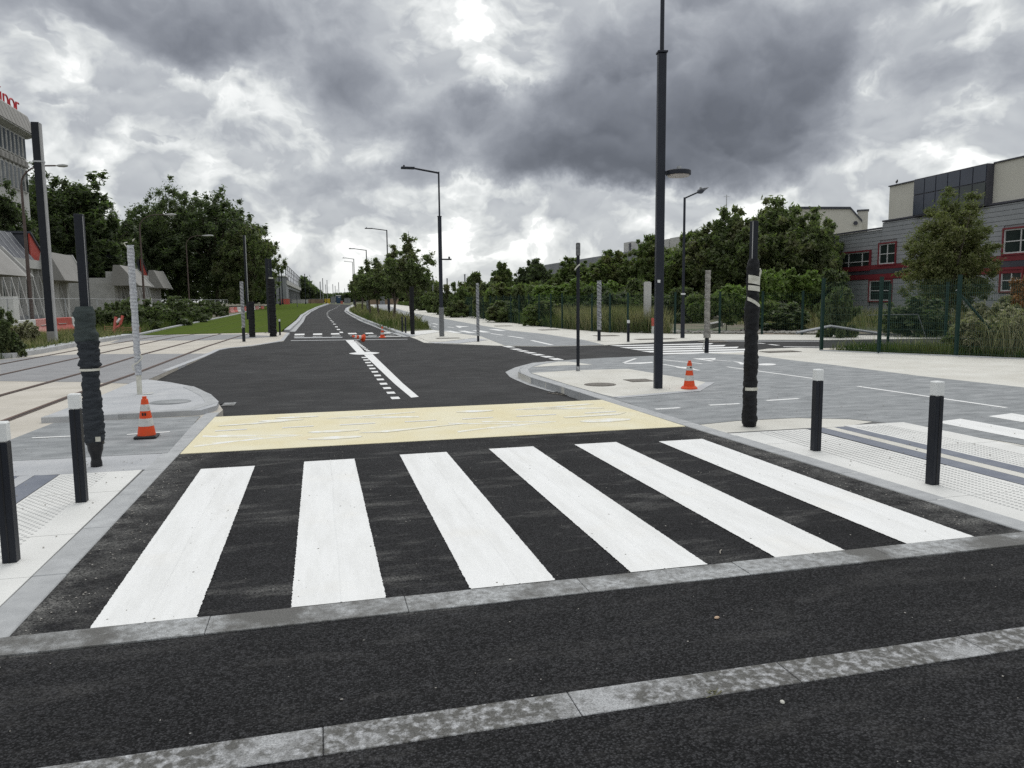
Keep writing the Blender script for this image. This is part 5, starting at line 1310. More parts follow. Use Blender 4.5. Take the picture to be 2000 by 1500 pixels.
# old lamps on the left
def old_lamp(px_, depth, base_r, head_px, head_py, label, lean=0.0):
    X, Y = at(px_, depth); H = hgt(X, Y, head_py) ; hx, hy = at(head_px, depth * 1.0)
    q = empty('old_street_lamp', (X, Y, -.05)); tag(q, label, 'street lamp', 'old street lamps on the left')
    v = Vector((hx - X, hy - Y, 0))
    mb = MB(); mb.tube((0, 0, 0), (0, 0, H * .45), base_r, base_r * .75, 10); mb.tube((0, 0, H * .45), (0, 0, H * .88), base_r * .75, base_r * .5, 10); mb.build('shaft', METAL_B, q)
    mb = MB(); pts = [Vector((0, 0, H * .88)) + v * (1 - math.cos(t)) * .5 * 1.1 + Vector((0, 0, H * .12 * math.sin(t))) for t in [i * math.pi / 2 / 6 for i in range(7)]]
    pts.append(v * .86 + Vector((0, 0, H * 1.0))); mb.path(pts, base_r * .38, 6); mb.build('arm', METAL_B, q)
    mb = MB(); d_ = v.normalized(); L_ = depth * 0.016; c0 = v + Vector((0, 0, H))
    mb.lathe([(.03, -L_ * .5), (.16, -L_ * .2), (.20, L_ * .15), (.14, L_ * .42), (.03, L_ * .52)], 12); o = mb.build('lamp_head', HOUSEWHITE, q, smooth=True)
    o.rotation_euler = (0, math.pi / 2, math.atan2(v.y, v.x)); o.location = c0; o.scale = (.7, 1, 1)
old_lamp(60, 62, .17, 140, 323, 'old brown lamp nearest the left edge, its pale head right of the mast')
old_lamp(282, 92, .15, 342, 419, 'old lamp in front of the dark tree clump, higher pale head')
old_lamp(370, 120, .13, 412, 460, 'old lamp in front of the dark tree clump, lower pale head')

# masts beside the track
def mast(px_, py_, top, w, label, lean=0.0, z=.0, foot=False):
    X, Y = site(px_, py_, z); H = hgt(X, Y, top); q = empty('mast', (X, Y, z)); tag(q, label, 'mast')
    z0 = .55 if foot else 0
    mb = MB(); mb.box(-w / 2, w / 2, -.013, .013, z0, H); mb.build('flange', METAL, q)
    mb = MB(); mb.box(-w / 2, w / 2, .18, .206, z0, H); mb.build('flange', METAL, q)
    mb = MB(); mb.box(-.012, .012, .013, .18, z0, H - .01); mb.build('web', MAST_LIT_GREY, q)
    mb = MB(); mb.box(w / 2 - .006, w / 2 + .04, -.02, .20, z0, H - .03); mb.build('lit_side', MAST_LIT_GREY, q)  # no real plate: light on the H-section's inner side, put into a paler strip
    if foot:
        mb = MB(); mb.box(-w / 2 - .004, w / 2 + .004, -.018, .21, 0, z0); mb.build('unpainted_foot', TAUPE, q)
        mb = MB(); mb.box(w / 2 - .004, w / 2 + .043, -.022, .202, 0, z0 - .002); mb.build('unpainted_foot', MAST_LIT_GREY, q)  # carries the painted lit side down the foot
        zb = hgt(X, Y, 315); mb = MB(); mb.box(-w / 2 - .03, w / 2 + .06, -.025, .22, zb - .03, zb + .03); mb.build('clamp_band', GALV, q)
    return q
mast(101, 675, 238, .27, 'tall steel mast with dark front and lit grey side, left of the track', foot=True)
mast(484, 624, 459, .18, 'slender dark steel mast standing in the grass track')
mast(580.5, 599.5, 578, .10, 'small dark post in the grass track far away')

# manholes, drains, small things on the ground
def cover(px_, py_, a, b_, label, square=False, z=.0105, m=DRAIN, name='manhole_cover'):
    X, Y = site(px_, py_, z); q = empty(name, (X, Y, z)); tag(q, label, 'manhole cover')
    mb = MB()
    if square: mb.box(-a, a, -b_, b_, -.02, .004)
    else: mb.lathe([(a, -.02), (a, .003)], 28)
    o = mb.build('frame', m, q); o.scale = (1, b_ / a if not square else 1, 1)
    mb = MB()
    if square: mb.box(-a * .86, a * .86, -b_ * .86, b_ * .86, .004, .008)
    else: mb.lathe([(a * .86, .003), (a * .86, .007)], 28)
    o = mb.build('lid', m, q); o.scale = (1, b_ / a if not square else 1, 1)
    return q
cover(1172, 751, .30, .30, 'round iron manhole cover in the beige corner concrete')
cover(1248, 743, .24, .24, 'square iron cover left of the tall lamp post', square=True)
cover(333, 785, .30, .30, 'round granular manhole cover on the raised island', z=.0785, m=A_CYCLE)
cover(1280, 662, .8, .28, 'dark slot drain cover behind the tall lamp post', square=True)
cover(1392, 667, .55, .5, 'dark round cover beside the taupe wrapped pole', z=.006)
cover(983, 636.5, .5, .4, 'flat iron cover on the far pavement before the fence', square=True)
cover(1072, 644, .5, .4, 'flat iron cover on the far pavement, right of the other', square=True)
cover(875, 660.5, .5, .3, 'flat iron cover on the far corner concrete', square=True)
cover(1184, 655.5, .5, .35, 'small iron cover behind the grey wrapped pole', square=True)
cover(1524, 686.5, .55, .25, 'dark opening at the far corner of the side road', square=True)
X, Y = site(1112, 768, zroad); q = empty('storm_drain', (X, Y, zroad(Y) + .004)); tag(q, 'open storm drain grate under the raised corner kerb', 'drain')
mb = MB(); mb.box(-.30, .10, -.28, .28, 0, .006); mb.build('grate_frame', DRAIN, q)
for i in range(5):
    mb = MB(); mb.box(-.27, .07, -.24 + .11 * i, -.20 + .11 * i, .006, .014); mb.build('grate_bar', BUCKET, q)
mb = MB(); mb.box(.06, .105, -.26, .26, .02, .09); mb.build('inlet_hood', BUCKET, q)
q.rotation_euler = (0, 0, .45)
X, Y = site(433, 791, zroad); q = empty('storm_drain', (X, Y, zroad(Y) + .004)); tag(q, 'storm drain with grit at the nose of the raised island', 'drain')
mb = MB(); mb.box(-.12, .22, -.2, .2, 0, .008); mb.build('grate_frame', GRANITE_D, q)
for i in range(4):
    mb = MB(); mb.box(-.10, .02, -.15 + .09 * i, -.11 + .09 * i, .008, .03); mb.build('grate_bar', BUCKET, q)
peb = MB(); rp = random.Random(5)
def pebble(mb, x, y, z, s):
    n = 7; pr = [(s * .6, 0), (s, s * .25), (s * .8, s * .6), (s * .3, s * .8)]
    mb.lathe(pr, n, cx=x, cy=y, fn=lambda r_, zz_, t: (r_ * (1 + .25 * math.sin(2 * t + x * 50)), z + zz_))
for _ in range(240):
    x = rp.uniform(-1.6, 4.5); y = rp.uniform(2.0, 8.6); pebble(peb, x, y, .003, rp.uniform(.002, .006))
for _ in range(260):
    x = rp.uniform(-1.55, -1.2) if rp.random() < .5 else rp.uniform(4.15, 4.5); y = rp.uniform(4.1, 8.5); pebble(peb, x, y, .0, rp.uniform(.003, .007))
for _ in range(120):
    x = rp.uniform(-3.4, -1.8); y = rp.uniform(4.2, 11); pebble(peb, x, y, .012, rp.uniform(.003, .008))
for _ in range(150):
    x = rp.uniform(4.8, 10); y = rp.uniform(5, 14); pebble(peb, x, y, .010, rp.uniform(.004, .010))
o = peb.build('gravel', STONE); o['kind'] = 'stuff'
for (px_, py_, s, lab) in ((1400, 1209, .014, 'small orange brown pebble on the near asphalt'), (1528, 1374, .012, 'small pale pebble near the lower edge')):
    X, Y = site(px_, py_); mb = MB(); pebble(mb, X, Y, .003, s); o = mb.build('pebble', mat('pebble_' + str(px_), (.50, .36, .25) if px_ == 1400 else (.5, .49, .44))); tag(o, lab, 'pebble')
mb = MB(); X, Y = site(1402, 1080)
mb.path([(X, Y - .03, .006), (X + .015, Y, .010), (X + .045, Y + .035, .006)], .003, 5); o = mb.build('twig', WOOD); tag(o, 'short curved twig on the dark gap between two stripes', 'twig')
mb = MB(); X, Y = site(1395, 1357)
for k in range(9): mb.path([(X + rp.uniform(-.05, .05), Y + rp.uniform(-.02, .03), .004), (X + rp.uniform(-.05, .05), Y + rp.uniform(-.02, .03), .012)], .0016, 4)
o = mb.build('dry_sprig', G_DRY); tag(o, 'dry yellow sprig lying against the lower granite band', 'sprig')

# ------------------------------------------------------------------ buildings
class Facade:
    """a vertical wall plane: local x runs along it, local y points out of it towards the street"""
    def __init__(s, name, label, cat, p0, ang, flip=1):
        s.p0 = Vector(p0); s.ang = ang; s.root = empty(name, (p0[0], p0[1], 0), ang); tag(s.root, label, cat)
        s.d = Vector((math.cos(ang), math.sin(ang))); s.n = Vector((-s.d.y, s.d.x))
    def at(s, px_, py_, off=0.0):
        r_ = ray(px_, py_); q = s.p0 + s.n * off
        t = s.n.dot(q) / (s.n.x * r_.x + s.n.y * r_.y)
        X, Y, Z = r_.x * t, r_.y * t, EYE + r_.z * t
        return (Vector((X, Y)) - s.p0).dot(s.d), Z
    def box(s, name, m, x0, x1, y0, y1, z0, z1, parent=None, bevel=0):
        mb = MB(); mb.box(min(x0, x1), max(x0, x1), y0, y1, z0, z1); return mb.build(name, m, parent or s.root, bevel=bevel)

fb = Facade('school_building', 'two storey building with grey boarding, red bands and cream upper walls at the right', 'building', (40.3, 35.9), math.atan2(.997, .0724))
def sx_at(p): return fb.at(p, 500)[0]
x_r = -14.0; x_18, x_17, x_178, x_192 = sx_at(1626) + 4.0, sx_at(1721), sx_at(1785), sx_at(1925)
zt_r = fb.at(2000, 392)[1]; zt_l = fb.at(1721, 447)[1]; zc_top = fb.at(2000, 305)[1]; zc_l = fb.at(1727, 366)[1]
z_top = fb.at(1925, 403)[1]
# masses
fb.box('lower_wall', CLAD, x_r, x_17, -9, -.07, 0, z_top - .02)
fb.box('lower_wall', CLAD, x_17 + .02, x_18, -9, -.12, 0, zt_l - .02)
fb.box('upper_wall', CREAM, x_r, x_192 - .01, -9, -.25, z_top, zc_top)
fb.box('upper_wall', CREAM, x_178, x_17 - .3, -9, -.25, z_top, zc_l)
zg = fb.at(1785, 352, .1)[1]
fb.box('parapet', DARKPANEL, x_r, x_192 - .02, -.30, -.16, zc_top, zc_top + .08)
fb.box('parapet', DARKPANEL, x_178 + .02, x_17 - .25, -.30, -.16, zc_l, zc_l + .08)
fb.box('parapet', DARKPANEL, x_r, x_17 - .02, -.24, .06, z_top, z_top + .12)
fb.box('parapet', DARKPANEL, x_17, x_18, -.16, .06, zt_l, zt_l + .12)
# glazed blue box
gz0 = fb.at(1850, 470)[1]
fb.box('glazed_bay', DARKPANEL, x_192, x_178 - .02, -8, .25, z_top + .01, zg)
n = 6; w = (x_178 - x_192) / n
for i in range(n):
    for j, (a, b_) in enumerate(((z_top + .1, z_top + (zg - z_top) * .56), (z_top + (zg - z_top) * .59, zg - .08))):
        fb.box('glass_panel', GLAZE if (j == 1 or i > 2) else PANE, x_192 + i * w + .04, x_192 + (i + 1) * w - .04, .26, .29, a, b_)
# boarding: one board after another
def boards(x0, x1, z0, z1, off, step=.30, holes=()):
    z = z0
    while z < z1 - .05:
        zb = min(z + step, z1) - .025
        xs = [(x0, x1)]
        for (hx0, hx1, hz0, hz1) in holes:
            if hz0 < zb and hz1 > z:
                nx = []
                for a, b_ in xs:
                    if hx1 <= a or hx0 >= b_: nx.append((a, b_)); continue
                    if hx0 > a: nx.append((a, hx0))
                    if hx1 < b_: nx.append((hx1, b_))
                xs = nx
        for a, b_ in xs:
            if b_ - a > .1: fb.box('cladding_board', CLAD, a + .004, b_ - .004, off - .04, off, z, zb)
        z += step
def win(pxa, pxb, pya, pyb, panes, red=True):
    """red surround, white frame, panes; px edges of the surround at its middle"""
    mid = (pxa + pxb) / 2
    xa, xb = fb.at(pxb, 500)[0], fb.at(pxa, 500)[0]
    z0, z1 = fb.at(mid, pyb)[1], fb.at(mid, pya)[1]
    mb = MB(); mb.ring(xa, xb, z0, z1, .10, -.06, .09); f = mb.build('window', REDPANEL, fb.root)
    mb = MB(); mb.ring(xa + .10, xb - .10, z0 + .10, z1 - .10, .08, -.04, .03); fm = mb.build('frame', WFRAME, f)
    iw = (xb - xa - .36); x = xa + .18
    for (fr_, split, m_) in panes:
        ww = iw * fr_
        zs_ = z0 + .18 + (z1 - z0 - .36) * split
        fb.box('pane', PANE, x, x + ww, -.03, -.02, z0 + .18, zs_ - .03, parent=f)
        fb.box('pane', PANE, x, x + ww, -.03, -.02, zs_ + .03, z1 - .18, parent=f)
        fb.box('transom', WFRAME, x, x + ww, -.035, .02, zs_ - .029, zs_ + .029, parent=f)
        if x > xa + .2: fb.box('mullion', WFRAME, x - .035, x + .035, -.034, .025, z0 + .18, z1 - .18, parent=f)
        x += ww
    return (xa, xb, z0, z1)
H_ = []
H_.append(win(1643, 1701, 491, 530, [(.25, .45, 0), (.5, .45, 0), (.25, .45, 0)]))
H_.append(win(1716, 1751, 473, 518, [(.5, .5, 0), (.5, .5, 0)]))
H_.append(win(1957, 2030, 442, 497, [(.5, .5, 0), (.5, .5, 0)]))
H_.append(win(1956, 2002, 523, 572, [(.5, .5, 0), (.5, .5, 0)]))
H_.append(win(1700, 1746, 545, 590, [(.5, .5, 0), (.5, .5, 0)]))
za1, za0 = fb.at(1740, 517)[1], fb.at(1740, 524)[1]
zb1, zb0 = fb.at(1740, 534)[1], fb.at(1740, 541)[1]
fb.box('red_band', REDPANEL, x_r, x_18 - 3.2, .0, .045, za0, za1 + .05); fb.box('dark_band', DARKPANEL, x_r, x_18 - 2.5, .0, .035, zb1 + .01, za0 - .01); fb.box('red_band', REDPANEL, x_r, x_18 - 2.5, .0, .05, zb0 - .1, zb1)
boards(x_r, x_17, za1 + .08, z_top - .02, 0.0, holes=H_); boards(x_17 + .02, x_18, za1 + .08, zt_l - .02, -.06, holes=H_)
boards(x_r, x_18, 0, zb0 - .12, 0.0, step=.42, holes=H_)
# bird on the roof
s_, z_ = fb.at(1752, 358, -.25); v = fb.p0 + fb.d * s_ + fb.n * -.22
q = empty('bird', (v.x, v.y, zc_l + .08)); tag(q, 'small black bird perched on the cream parapet', 'bird')
mb = MB(); mb.lathe([(.01, -.20), (.045, -.12), (.085, 0), (.07, .09), (.045, .13)], 10); o = mb.build('body', BIRD, q, smooth=True); o.rotation_euler = (0, math.radians(62), math.radians(30)); o.location = (0, 0, .17)
mb = MB(); mb.lathe([(.02, -.05), (.05, 0), (.045, .035), (.012, .055)], 10); mb.tube((.03, 0, .0), (.11, 0, -.01), .014, .003, 6); o = mb.build('head', BIRD, q, smooth=True); o.location = (.10, .06, .29); o.rotation_euler = (0, 0, math.radians(30))
for k in (-.025, .025):
    mb = MB(); mb.tube((0, k, 0), (0, k, .12), .008, n=5); mb.build('leg', BIRD, q)

# cream gable building behind
def gable():
    D_ = 82; X, Y = at(1640, D_); d = ray(1640, 580); ang = math.atan2(d.y, d.x) - math.pi / 2
    f = Facade('gabled_hall', 'cream gabled hall with a square chimney rising behind the trees', 'building', (X, Y), ang + math.pi)
    P_ = [f.at(a, b_) for a, b_ in ((1540, 408), (1661, 408.5), (1684, 434), (1684, 470), (1540, 470))]
    P_[3] = (P_[3][0], 0); P_[4] = (P_[4][0], 0)
    mb = MB(); mb.prism([(a, 0, b_) for a, b_ in P_], (0, -22, 0)); mb.build('wall', CREAM, f.root)
    a, b_, c_ = P_[0], P_[1], P_[2]
    mb = MB(); mb.prism([(a[0], .15, a[1] + .02), (b_[0], .15, b_[1] + .02), (c_[0], .15, c_[1] + .02), (c_[0], .15, c_[1] + .22), (b_[0], .15, b_[1] + .24), (a[0], .15, a[1] + .24)], (0, -22.3, 0)); mb.build('roof', DARKROOF, f.root)
    c0, c1 = f.at(1676, 409), f.at(1697, 409)
    mb = MB(); mb.box(min(c0[0], c1[0]), max(c0[0], c1[0]), -3.0, -1.8, 3, c0[1]); k = mb.build('chimney', CREAM, f.root)
    mb = MB(); mb.box(min(c0[0], c1[0]) - .08, max(c0[0], c1[0]) + .08, -3.1, -1.7, c0[1], c0[1] + .15); mb.build('cap', DARKROOF, k)
    h = f.at(1671, 436); mb = MB(); mb.tube((h[0], 0, h[1]), (h[0], .25, h[1]), .18, .22, 12); mb.build('wall_lamp', DARKPANEL, f.root)
gable()
# grey hall behind the trees
fh = Facade('grey_hall', 'long low grey hall with a rooftop unit behind the trees, centre right', 'building', (47.0, 119.0), math.pi / 2)
xs0, ztop = fh.at(1235, 490); xs1, _ = fh.at(1063, 517)
fh.box('wall', FARCONC, xs0 - 2, xs1, -20, 0, 0, ztop)
for i in range(9):
    x = xs0 + (xs1 - xs0) * i / 9
    fh.box('wall_panel', FARCONC, x + .05, x + (xs1 - xs0) / 9 - .05, 0, .06, 1, ztop - .3)
    if i in (2, 6): fh.box('downpipe', DARKPANEL, x - .5, x + .4, .06, .14, 1, ztop - .1)
fh.box('upper_wall', PCONC, fh.at(1300, 470)[0], xs0 - 2.0, -22, -.5, 0, fh.at(1240, 477)[1]); fh.box('upper_wall', PCONC, fh.at(1345, 460)[0], fh.at(1302, 460)[0], -24, -.5, 0, fh.at(1320, 462)[1])
a, b_ = fh.at(1222, 475)[0], fh.at(1207, 475)[0]
fh.box('rooftop_unit', PCONC, a, b_, -3, -1, ztop, fh.at(1214, 475.5)[1] + .2); fh.box('vent', DARKPANEL, a + .2, a + .9, -1, -.9, ztop + .3, ztop + 1.4)
X, Y = at(1415, 130); mb = MB(); mb.tube((X, Y, 0), (X, Y, hgt(X, Y, 380)), .07, n=6); mb.tube((X - .5, Y, hgt(X, Y, 384)), (X + .5, Y, hgt(X, Y, 384)), .04, n=5); o = mb.build('antenna', GALV); tag(o, 'thin antenna mast above the trees, right of the thin street lamp', 'antenna')

# pavilions on the left (they repeat along the street)
def pavilion(lab):
    X0 = -27.0
    f = Facade('pavilion', lab, 'building', (X0, 74.0), math.pi / 2)
    f.root.location.z = 0
    # local x = along the street (towards the right in the photo); outwards = local y -> flips to -X, so build with negative y as outside
    S = -1
    def bx(name, m, x0, x1, o0, o1, z0, z1, parent=None):
        return f.box(name, m, x0, x1, min(S * o0, S * o1), max(S * o0, S * o1), z0, z1, parent=parent)
    def A(px_, py_, out=0.0): return f.at(px_, py_, S * out)
    xe = A(125, 600)[0]; zf0 = A(90, 529)[1]; zf1 = A(90, 513)[1]
    bx('wall', PCONC, -8, xe, -9, 0, 0, zf0)
    bx('fascia', PCONC, -8, xe + .8, -1, .6, zf0 + .01, zf1)
    bx('plinth', FARCONC, -8, xe, 0, .3, 0, .5)
    # sloping fins and windows between them
    k = 0; x = -6.0
    while x < xe - 1.4:
        mb = MB(); mb.prism([(x, S * .02, zf0), (x + .28, S * .02, zf0), (x + .28, S * .02, .5), (x, S * .02, .5)], (0, S * .35, 0)); mb.build('fin', PCONC, f.root)
        mb = MB(); mb.prism([(x + .04, S * .36, zf0 - .4), (x + .22, S * .36, zf0 - .4), (x + .22, S * 1.25, .3), (x + .04, S * 1.25, .3)], (0, 0, -.15)); mb.build('buttress', PCONC, f.root)
        w_ = bx('window', WFRAME, x + .55, x + 1.35, .02, .10, .9, zf0 - .75)
        bx('pane', PANE, x + .65, x + 1.25, .10, .13, 1.0, zf0 - .85, parent=w_)
        x += 1.85; k += 1
    # right hand sloped canopy
    xa, xb = A(112, 520, 2)[0], A(155, 520, 2)[0]; ct, cb = A(135, 500, 1)[1], A(135, 550, 1.5)[1]
    mb = MB(); mb.prism([(xa, S * .6, ct), (xa, S * 1.3, ct), (xa, S * 2.6, cb), (xa, S * .0, cb)], (xb - xa, 0, 0)); mb.build('canopy', TAUPE, f.root)
    mb = MB(); mb.prism([(xb + .03, S * .4, ct + .1), (xb + .03, S * 1.35, ct + .1), (xb + .03, S * 2.75, cb - .1), (xb + .03, S * -.5, cb - .1)], (.25, 0, 0)); mb.build('canopy_edge', PCONC, f.root)
    bx('corner_post', PCONC, A(127, 600, .6)[0] - .3, A(127, 600, .6)[0] + .3, .0, 1.0, 0, cb)
    bx('side_wall', PCONC, xa, A(118, 600)[0] + .6, -3, .5, 0, cb)
    # left hand big canopy
    xa, xb = A(-40, 520, 3)[0], A(40, 520, 3)[0]; ct, cb = A(20, 480, 1.5)[1], A(20, 538, 3)[1]
    mb = MB(); mb.prism([(xa, S * .4, ct), (xa, S * 1.2, ct), (xa, S * 3.4, cb), (xa, S * 0, cb)], (xb - xa, 0, 0)); mb.build('canopy', TAUPE, f.root)
    mb = MB(); mb.prism([(xb + .03, S * .4, ct), (xb + .03, S * 1.2, ct), (xb + .03, S * 3.4, cb), (xb + .03, S * 0, cb)], (.18, 0, 0)); mb.build('canopy_edge', PCONC, f.root)
    mb = MB(); mb.prism([(xb + .25, S * .3, ct - .2), (xb + .25, S * 1.0, ct - .2), (xb + .25, S * 3.2, cb), (xb + .25, S * 0, cb)], (1.3, 0, 0)); mb.build('canopy', TAUPE, f.root)
    mb = MB(); mb.prism([(xb + 1.58, S * .4, ct - .1), (xb + 1.58, S * 1.2, ct - .1), (xb + 1.58, S * 3.4, cb), (xb + 1.58, S * 0, cb)], (.2, 0, 0)); mb.build('canopy_edge', PCONC, f.root)
    bx('doorway', PANE, xb - 3, xb - 1.2, .02, .10, .3, 2.6)
    # zinc roof with a red corrugated end
    r0 = A(-30, 470, -1)[0]; r1 = A(52, 470, -1)[0]; re = A(86, 512, -1)[0]; zr_ = A(50, 458, -1.5)[1]; zb_ = zf1
    mb = MB(); mb.prism([(r0, S * -.3, zb_), (r0, S * -2.2, zr_), (r0, S * -6, zr_), (r0, S * -8, zb_)], (r1 - r0, 0, 0)); o = mb.build('roof', DARKROOF, f.root)
    for i in range(7):
        xx = r0 + (r1 - r0) * (i + .5) / 7
        mb = MB(); mb.prism([(xx, S * -.26, zb_ + .02), (xx, S * -2.15, zr_ + .03), (xx, S * -2.3, zr_ + .03), (xx, S * -.42, zb_ + .02)], (.07, 0, 0)); mb.build('roof_seam', GALV, o)
    n_ = 13
    for i in range(n_):
        a0, a1 = i / n_, (i + 1) / n_
        xx0, xx1 = r1 + (re - r1) * a0, r1 + (re - r1) * a1 - .03
        mb = MB(); mb.prism([(xx0, S * -.7, zb_), (xx1, S * -.7, zb_), (xx1, S * -.7, zr_ + (zb_ - zr_) * a1), (xx0, S * -.7, zr_ + (zb_ - zr_) * a0)], (0, S * -.14, 0)); mb.build('red_panel', REDSIDE, f.root)
    mb = MB(); mb.prism([(r1 - .05, S * -.55, zr_ + .02), (re, S * -.55, zb_ + .02), (re, S * -.55, zb_ + .2), (r1 - .05, S * -.55, zr_ + .22)], (0, S * -3, 0)); mb.build('roof_edge', DARKROOF, f.root)
    mb = MB(); mb.prism([(r1 + .1, S * -1.0, zb_), (re - .3, S * -1.0, zb_), (r1 + .1, S * -1.0, zr_ - .1)], (0, S * -4, 0)); mb.build('gable_core', DARKROOF, f.root)
    bx('equipment_cabinet', WHITEBAR, A(20, 590, 4)[0], A(31, 590, 4)[0], 2.8, 4.2, 0, 2.2)
    return f.root
pv = pavilion('low concrete pavilion with red corrugated roof end and taupe canopies at the left edge')
pv2 = copy_tree(pv); pv2.location.y += 46.5; pv2.location.x += .6
tag(pv2, 'second, more distant pavilion with a small red roof end, half hidden by bushes', 'building')
# office block with the roof sign
fo = Facade('office_block', 'pale concrete office block with a red sign on its roof, at the upper left', 'building', (-35.0, 96.0), math.pi / 2)
S = -1
def fo_box(name, m, x0, x1, o0, o1, z0, z1, parent=None): return fo.box(name, m, x0, x1, min(S * o0, S * o1), max(S * o0, S * o1), z0, z1, parent=parent)
xr = fo.at(50, 300)[0]; zov = fo.at(47, 266)[1]; ztp = fo.at(50, 227)[1]
fo_box('wall', PCONC, -30, xr, -14, 0, 0, zov)
mb = MB(); mb.prism([(-30, S * .2, ztp), (-30, S * 1.0, zov + .1), (-30, S * 0, zov - .2), (-30, S * -14, zov), (-30, S * -14, ztp)], (xr + 31, 0, 0)); mb.build('roof_storey', PCONC, fo.root)
x = xr + .9
while x > -6:
    mb = MB(); mb.prism([(x, S * .28, ztp - .15), (x, S * 1.08, zov + .25), (x, S * .98, zov + .2), (x, S * .18, ztp - .2)], (-1.15, 0, 0)); mb.build('roof_panel', TAUPE, fo.root); x -= 1.3
fo_box('roof_upstand', FARCONC, -30, xr - .6, -3, -1.4, ztp, ztp + .5)
x = xr - .55
while x > -8:
    for (pa, pb) in ((267, 305), (322, 365)):
        z0, z1 = fo.at(30, pb + 8)[1], fo.at(30, pa - 6)[1]
        z0 = zov - (2.9 if pa == 267 else 7.0); z1 = zov - (.5 if pa == 267 else 4.4)
        w_ = fo_box('window', PCONC, x - .95, x, .0, .22, z0 - .1, z1 + .1)
        fo_box('pane', PANE, x - .80, x - .50, .22, .25, z0, z1, parent=w_); fo_box('pane', PANE, x - .42, x - .12, .22, .25, z0, z1, parent=w_)
    q_ = fo.box('spandrel', TAUPE, x - .95, x - .05, min(S * .1, S * .45), max(S * .1, S * .45), zov - 4.1, zov - 3.2, bevel=.12)
    x -= 1.25
fo_box('lower_wing', PCONC, xr, fo.at(70, 300, -4)[0], -14, -4, 0, fo.at(55, 296, -4)[1]); fo_box('wing_panel', DARKPANEL, xr + .01, fo.at(69, 300, -4)[0], -4, -3.9, fo.at(55, 335, -4)[1], fo.at(55, 318, -4)[1])
# letters of the sign, stroke by stroke
def letter(name, strokes, x0, z0, h, w):
    mb = MB()
    for st in strokes:
        pts = [Vector((x0 + a * w, -.9 * 0 + S * -.5, z0 + b_ * h)) for a, b_ in st]
        for p, q in zip(pts[:-1], pts[1:]): mb.tube(p, q, h * .085, n=6)
    return mb.build(name, SIGNRED, sg)
sg = empty('roof_sign', (-35.0, 96.0, 0), math.pi / 2); tag(sg, 'red roof sign letters cut off by the left edge of the photo', 'sign')
zl = fo.at(35, 220, .5)[1]; hh = 1.22
arc = lambda cx, cy, rx, ry, a0, a1, k=9: [(cx + rx * math.cos(math.radians(a0 + (a1 - a0) * i / k)), cy + ry * math.sin(math.radians(a0 + (a1 - a0) * i / k))) for i in range(k + 1)]
xl = lambda p: fo.at(p, 210, .5)[0]
def xw(p): return xl(p)
letter('letter_t', [[(.4, 1.35), (.4, .15), (.6, 0), (.9, 0)], [(0, 1), (.9, 1)]], xw(-8), zl, hh, xw(-1) - xw(-8))
letter('letter_i', [[(.5, 0), (.5, 1)], [(.5, 1.4), (.5, 1.46)]], xw(0), zl, hh, xw(6) - xw(0))
letter('letter_n', [[(.08, 0), (.08, 1)], arc(.5, .62, .42, .38, 180, 0), [(.92, .62), (.92, 0)]], xw(7.5), zl, hh, xw(17) - xw(7.5))
letter('letter_o', [arc(.5, .5, .45, .5, 0, 360, 18)], xw(18.5), zl, hh, xw(29) - xw(18.5))
letter('letter_r', [[(.1, 0), (.1, 1)], arc(.6, .55, .5, .45, 180, 60)], xw(31), zl, hh, xw(38) - xw(31))
for p_ in (2, 9, 16, 24, 33):
    mb = MB(); mb.tube((xw(p_), S * -.5, ztp), (xw(p_), S * -.5, zl + .2), .05, n=5); mb.tube((xw(p_), S * -.5, zl), (xw(p_) + .3, S * -1.6, ztp), .04, n=5); mb.build('strut', DARKPANEL, sg)

# ------------------------------------------------------------------ works barriers, mesh fence panels, small things on the left
def barrier(X, Y, L, rz, m, label):
    q = empty('water_barrier', (X, Y, -.04), rz); tag(q, label, 'barrier', 'plastic barriers by the tram works')
    mb = MB(); mb.prism([(0, -.25, 0), (0, .25, 0), (0, .22, .18), (0, .10, .42), (0, .08, .85), (0, -.08, .85), (0, -.10, .42), (0, -.22, .18)], (L - .04, 0, 0)); mb.build('body', m, q, bevel=.02)
    mb = MB(); mb.box(L * .22, L * .62, -.135, -.10, .50, .53); mb.build('rib', WHITEBAR if m is not WHITEBAR else PINKBAR, q)
    mb = MB(); mb.box(L - .07, L + .01, -.05, .05, .70, .80); mb.build('coupling', DARKPANEL, q)
bp = [site(p_, y_, -.04) for p_, y_ in ((-40, 671), (12, 663), (69, 655.5), (104, 650.5), (140, 647.5), (172, 644))]
for i, (m_, lab) in enumerate(((PINKBAR, 'faded red plastic barrier cut off by the left edge'), (WHITEBAR, 'white plastic barrier behind the pale flowering weed'), (PINKBAR, 'faded pink plastic barrier left of the mast'), (REDBAR, 'red plastic barrier right of the mast'), (WHITEBAR, 'white plastic barrier behind the fabric covered pole'))):
    a, b_ = bp[i], bp[i + 1]
    barrier(a[0], a[1], math.dist(a, b_), math.atan2(b_[1] - a[1], b_[0] - a[0]), m_, lab)
for i, (p_, y_) in enumerate([(449, 611), (456, 610), (463, 609), (470, 608.2), (477, 607.4), (492, 606), (500, 605), (510, 604)]):
    X, Y = site(p_, y_, -.04)
    barrier(X, Y, 1.9, math.atan2(6, 1.0), (PINKBAR, REDBAR, WHITEBAR)[i % 3], ['pink', 'red', 'white'][i % 3] + ' plastic barrier, %s of the distant row beside the grass track' % ['first', 'second', 'third', 'fourth', 'fifth', 'sixth', 'seventh', 'last'][i])
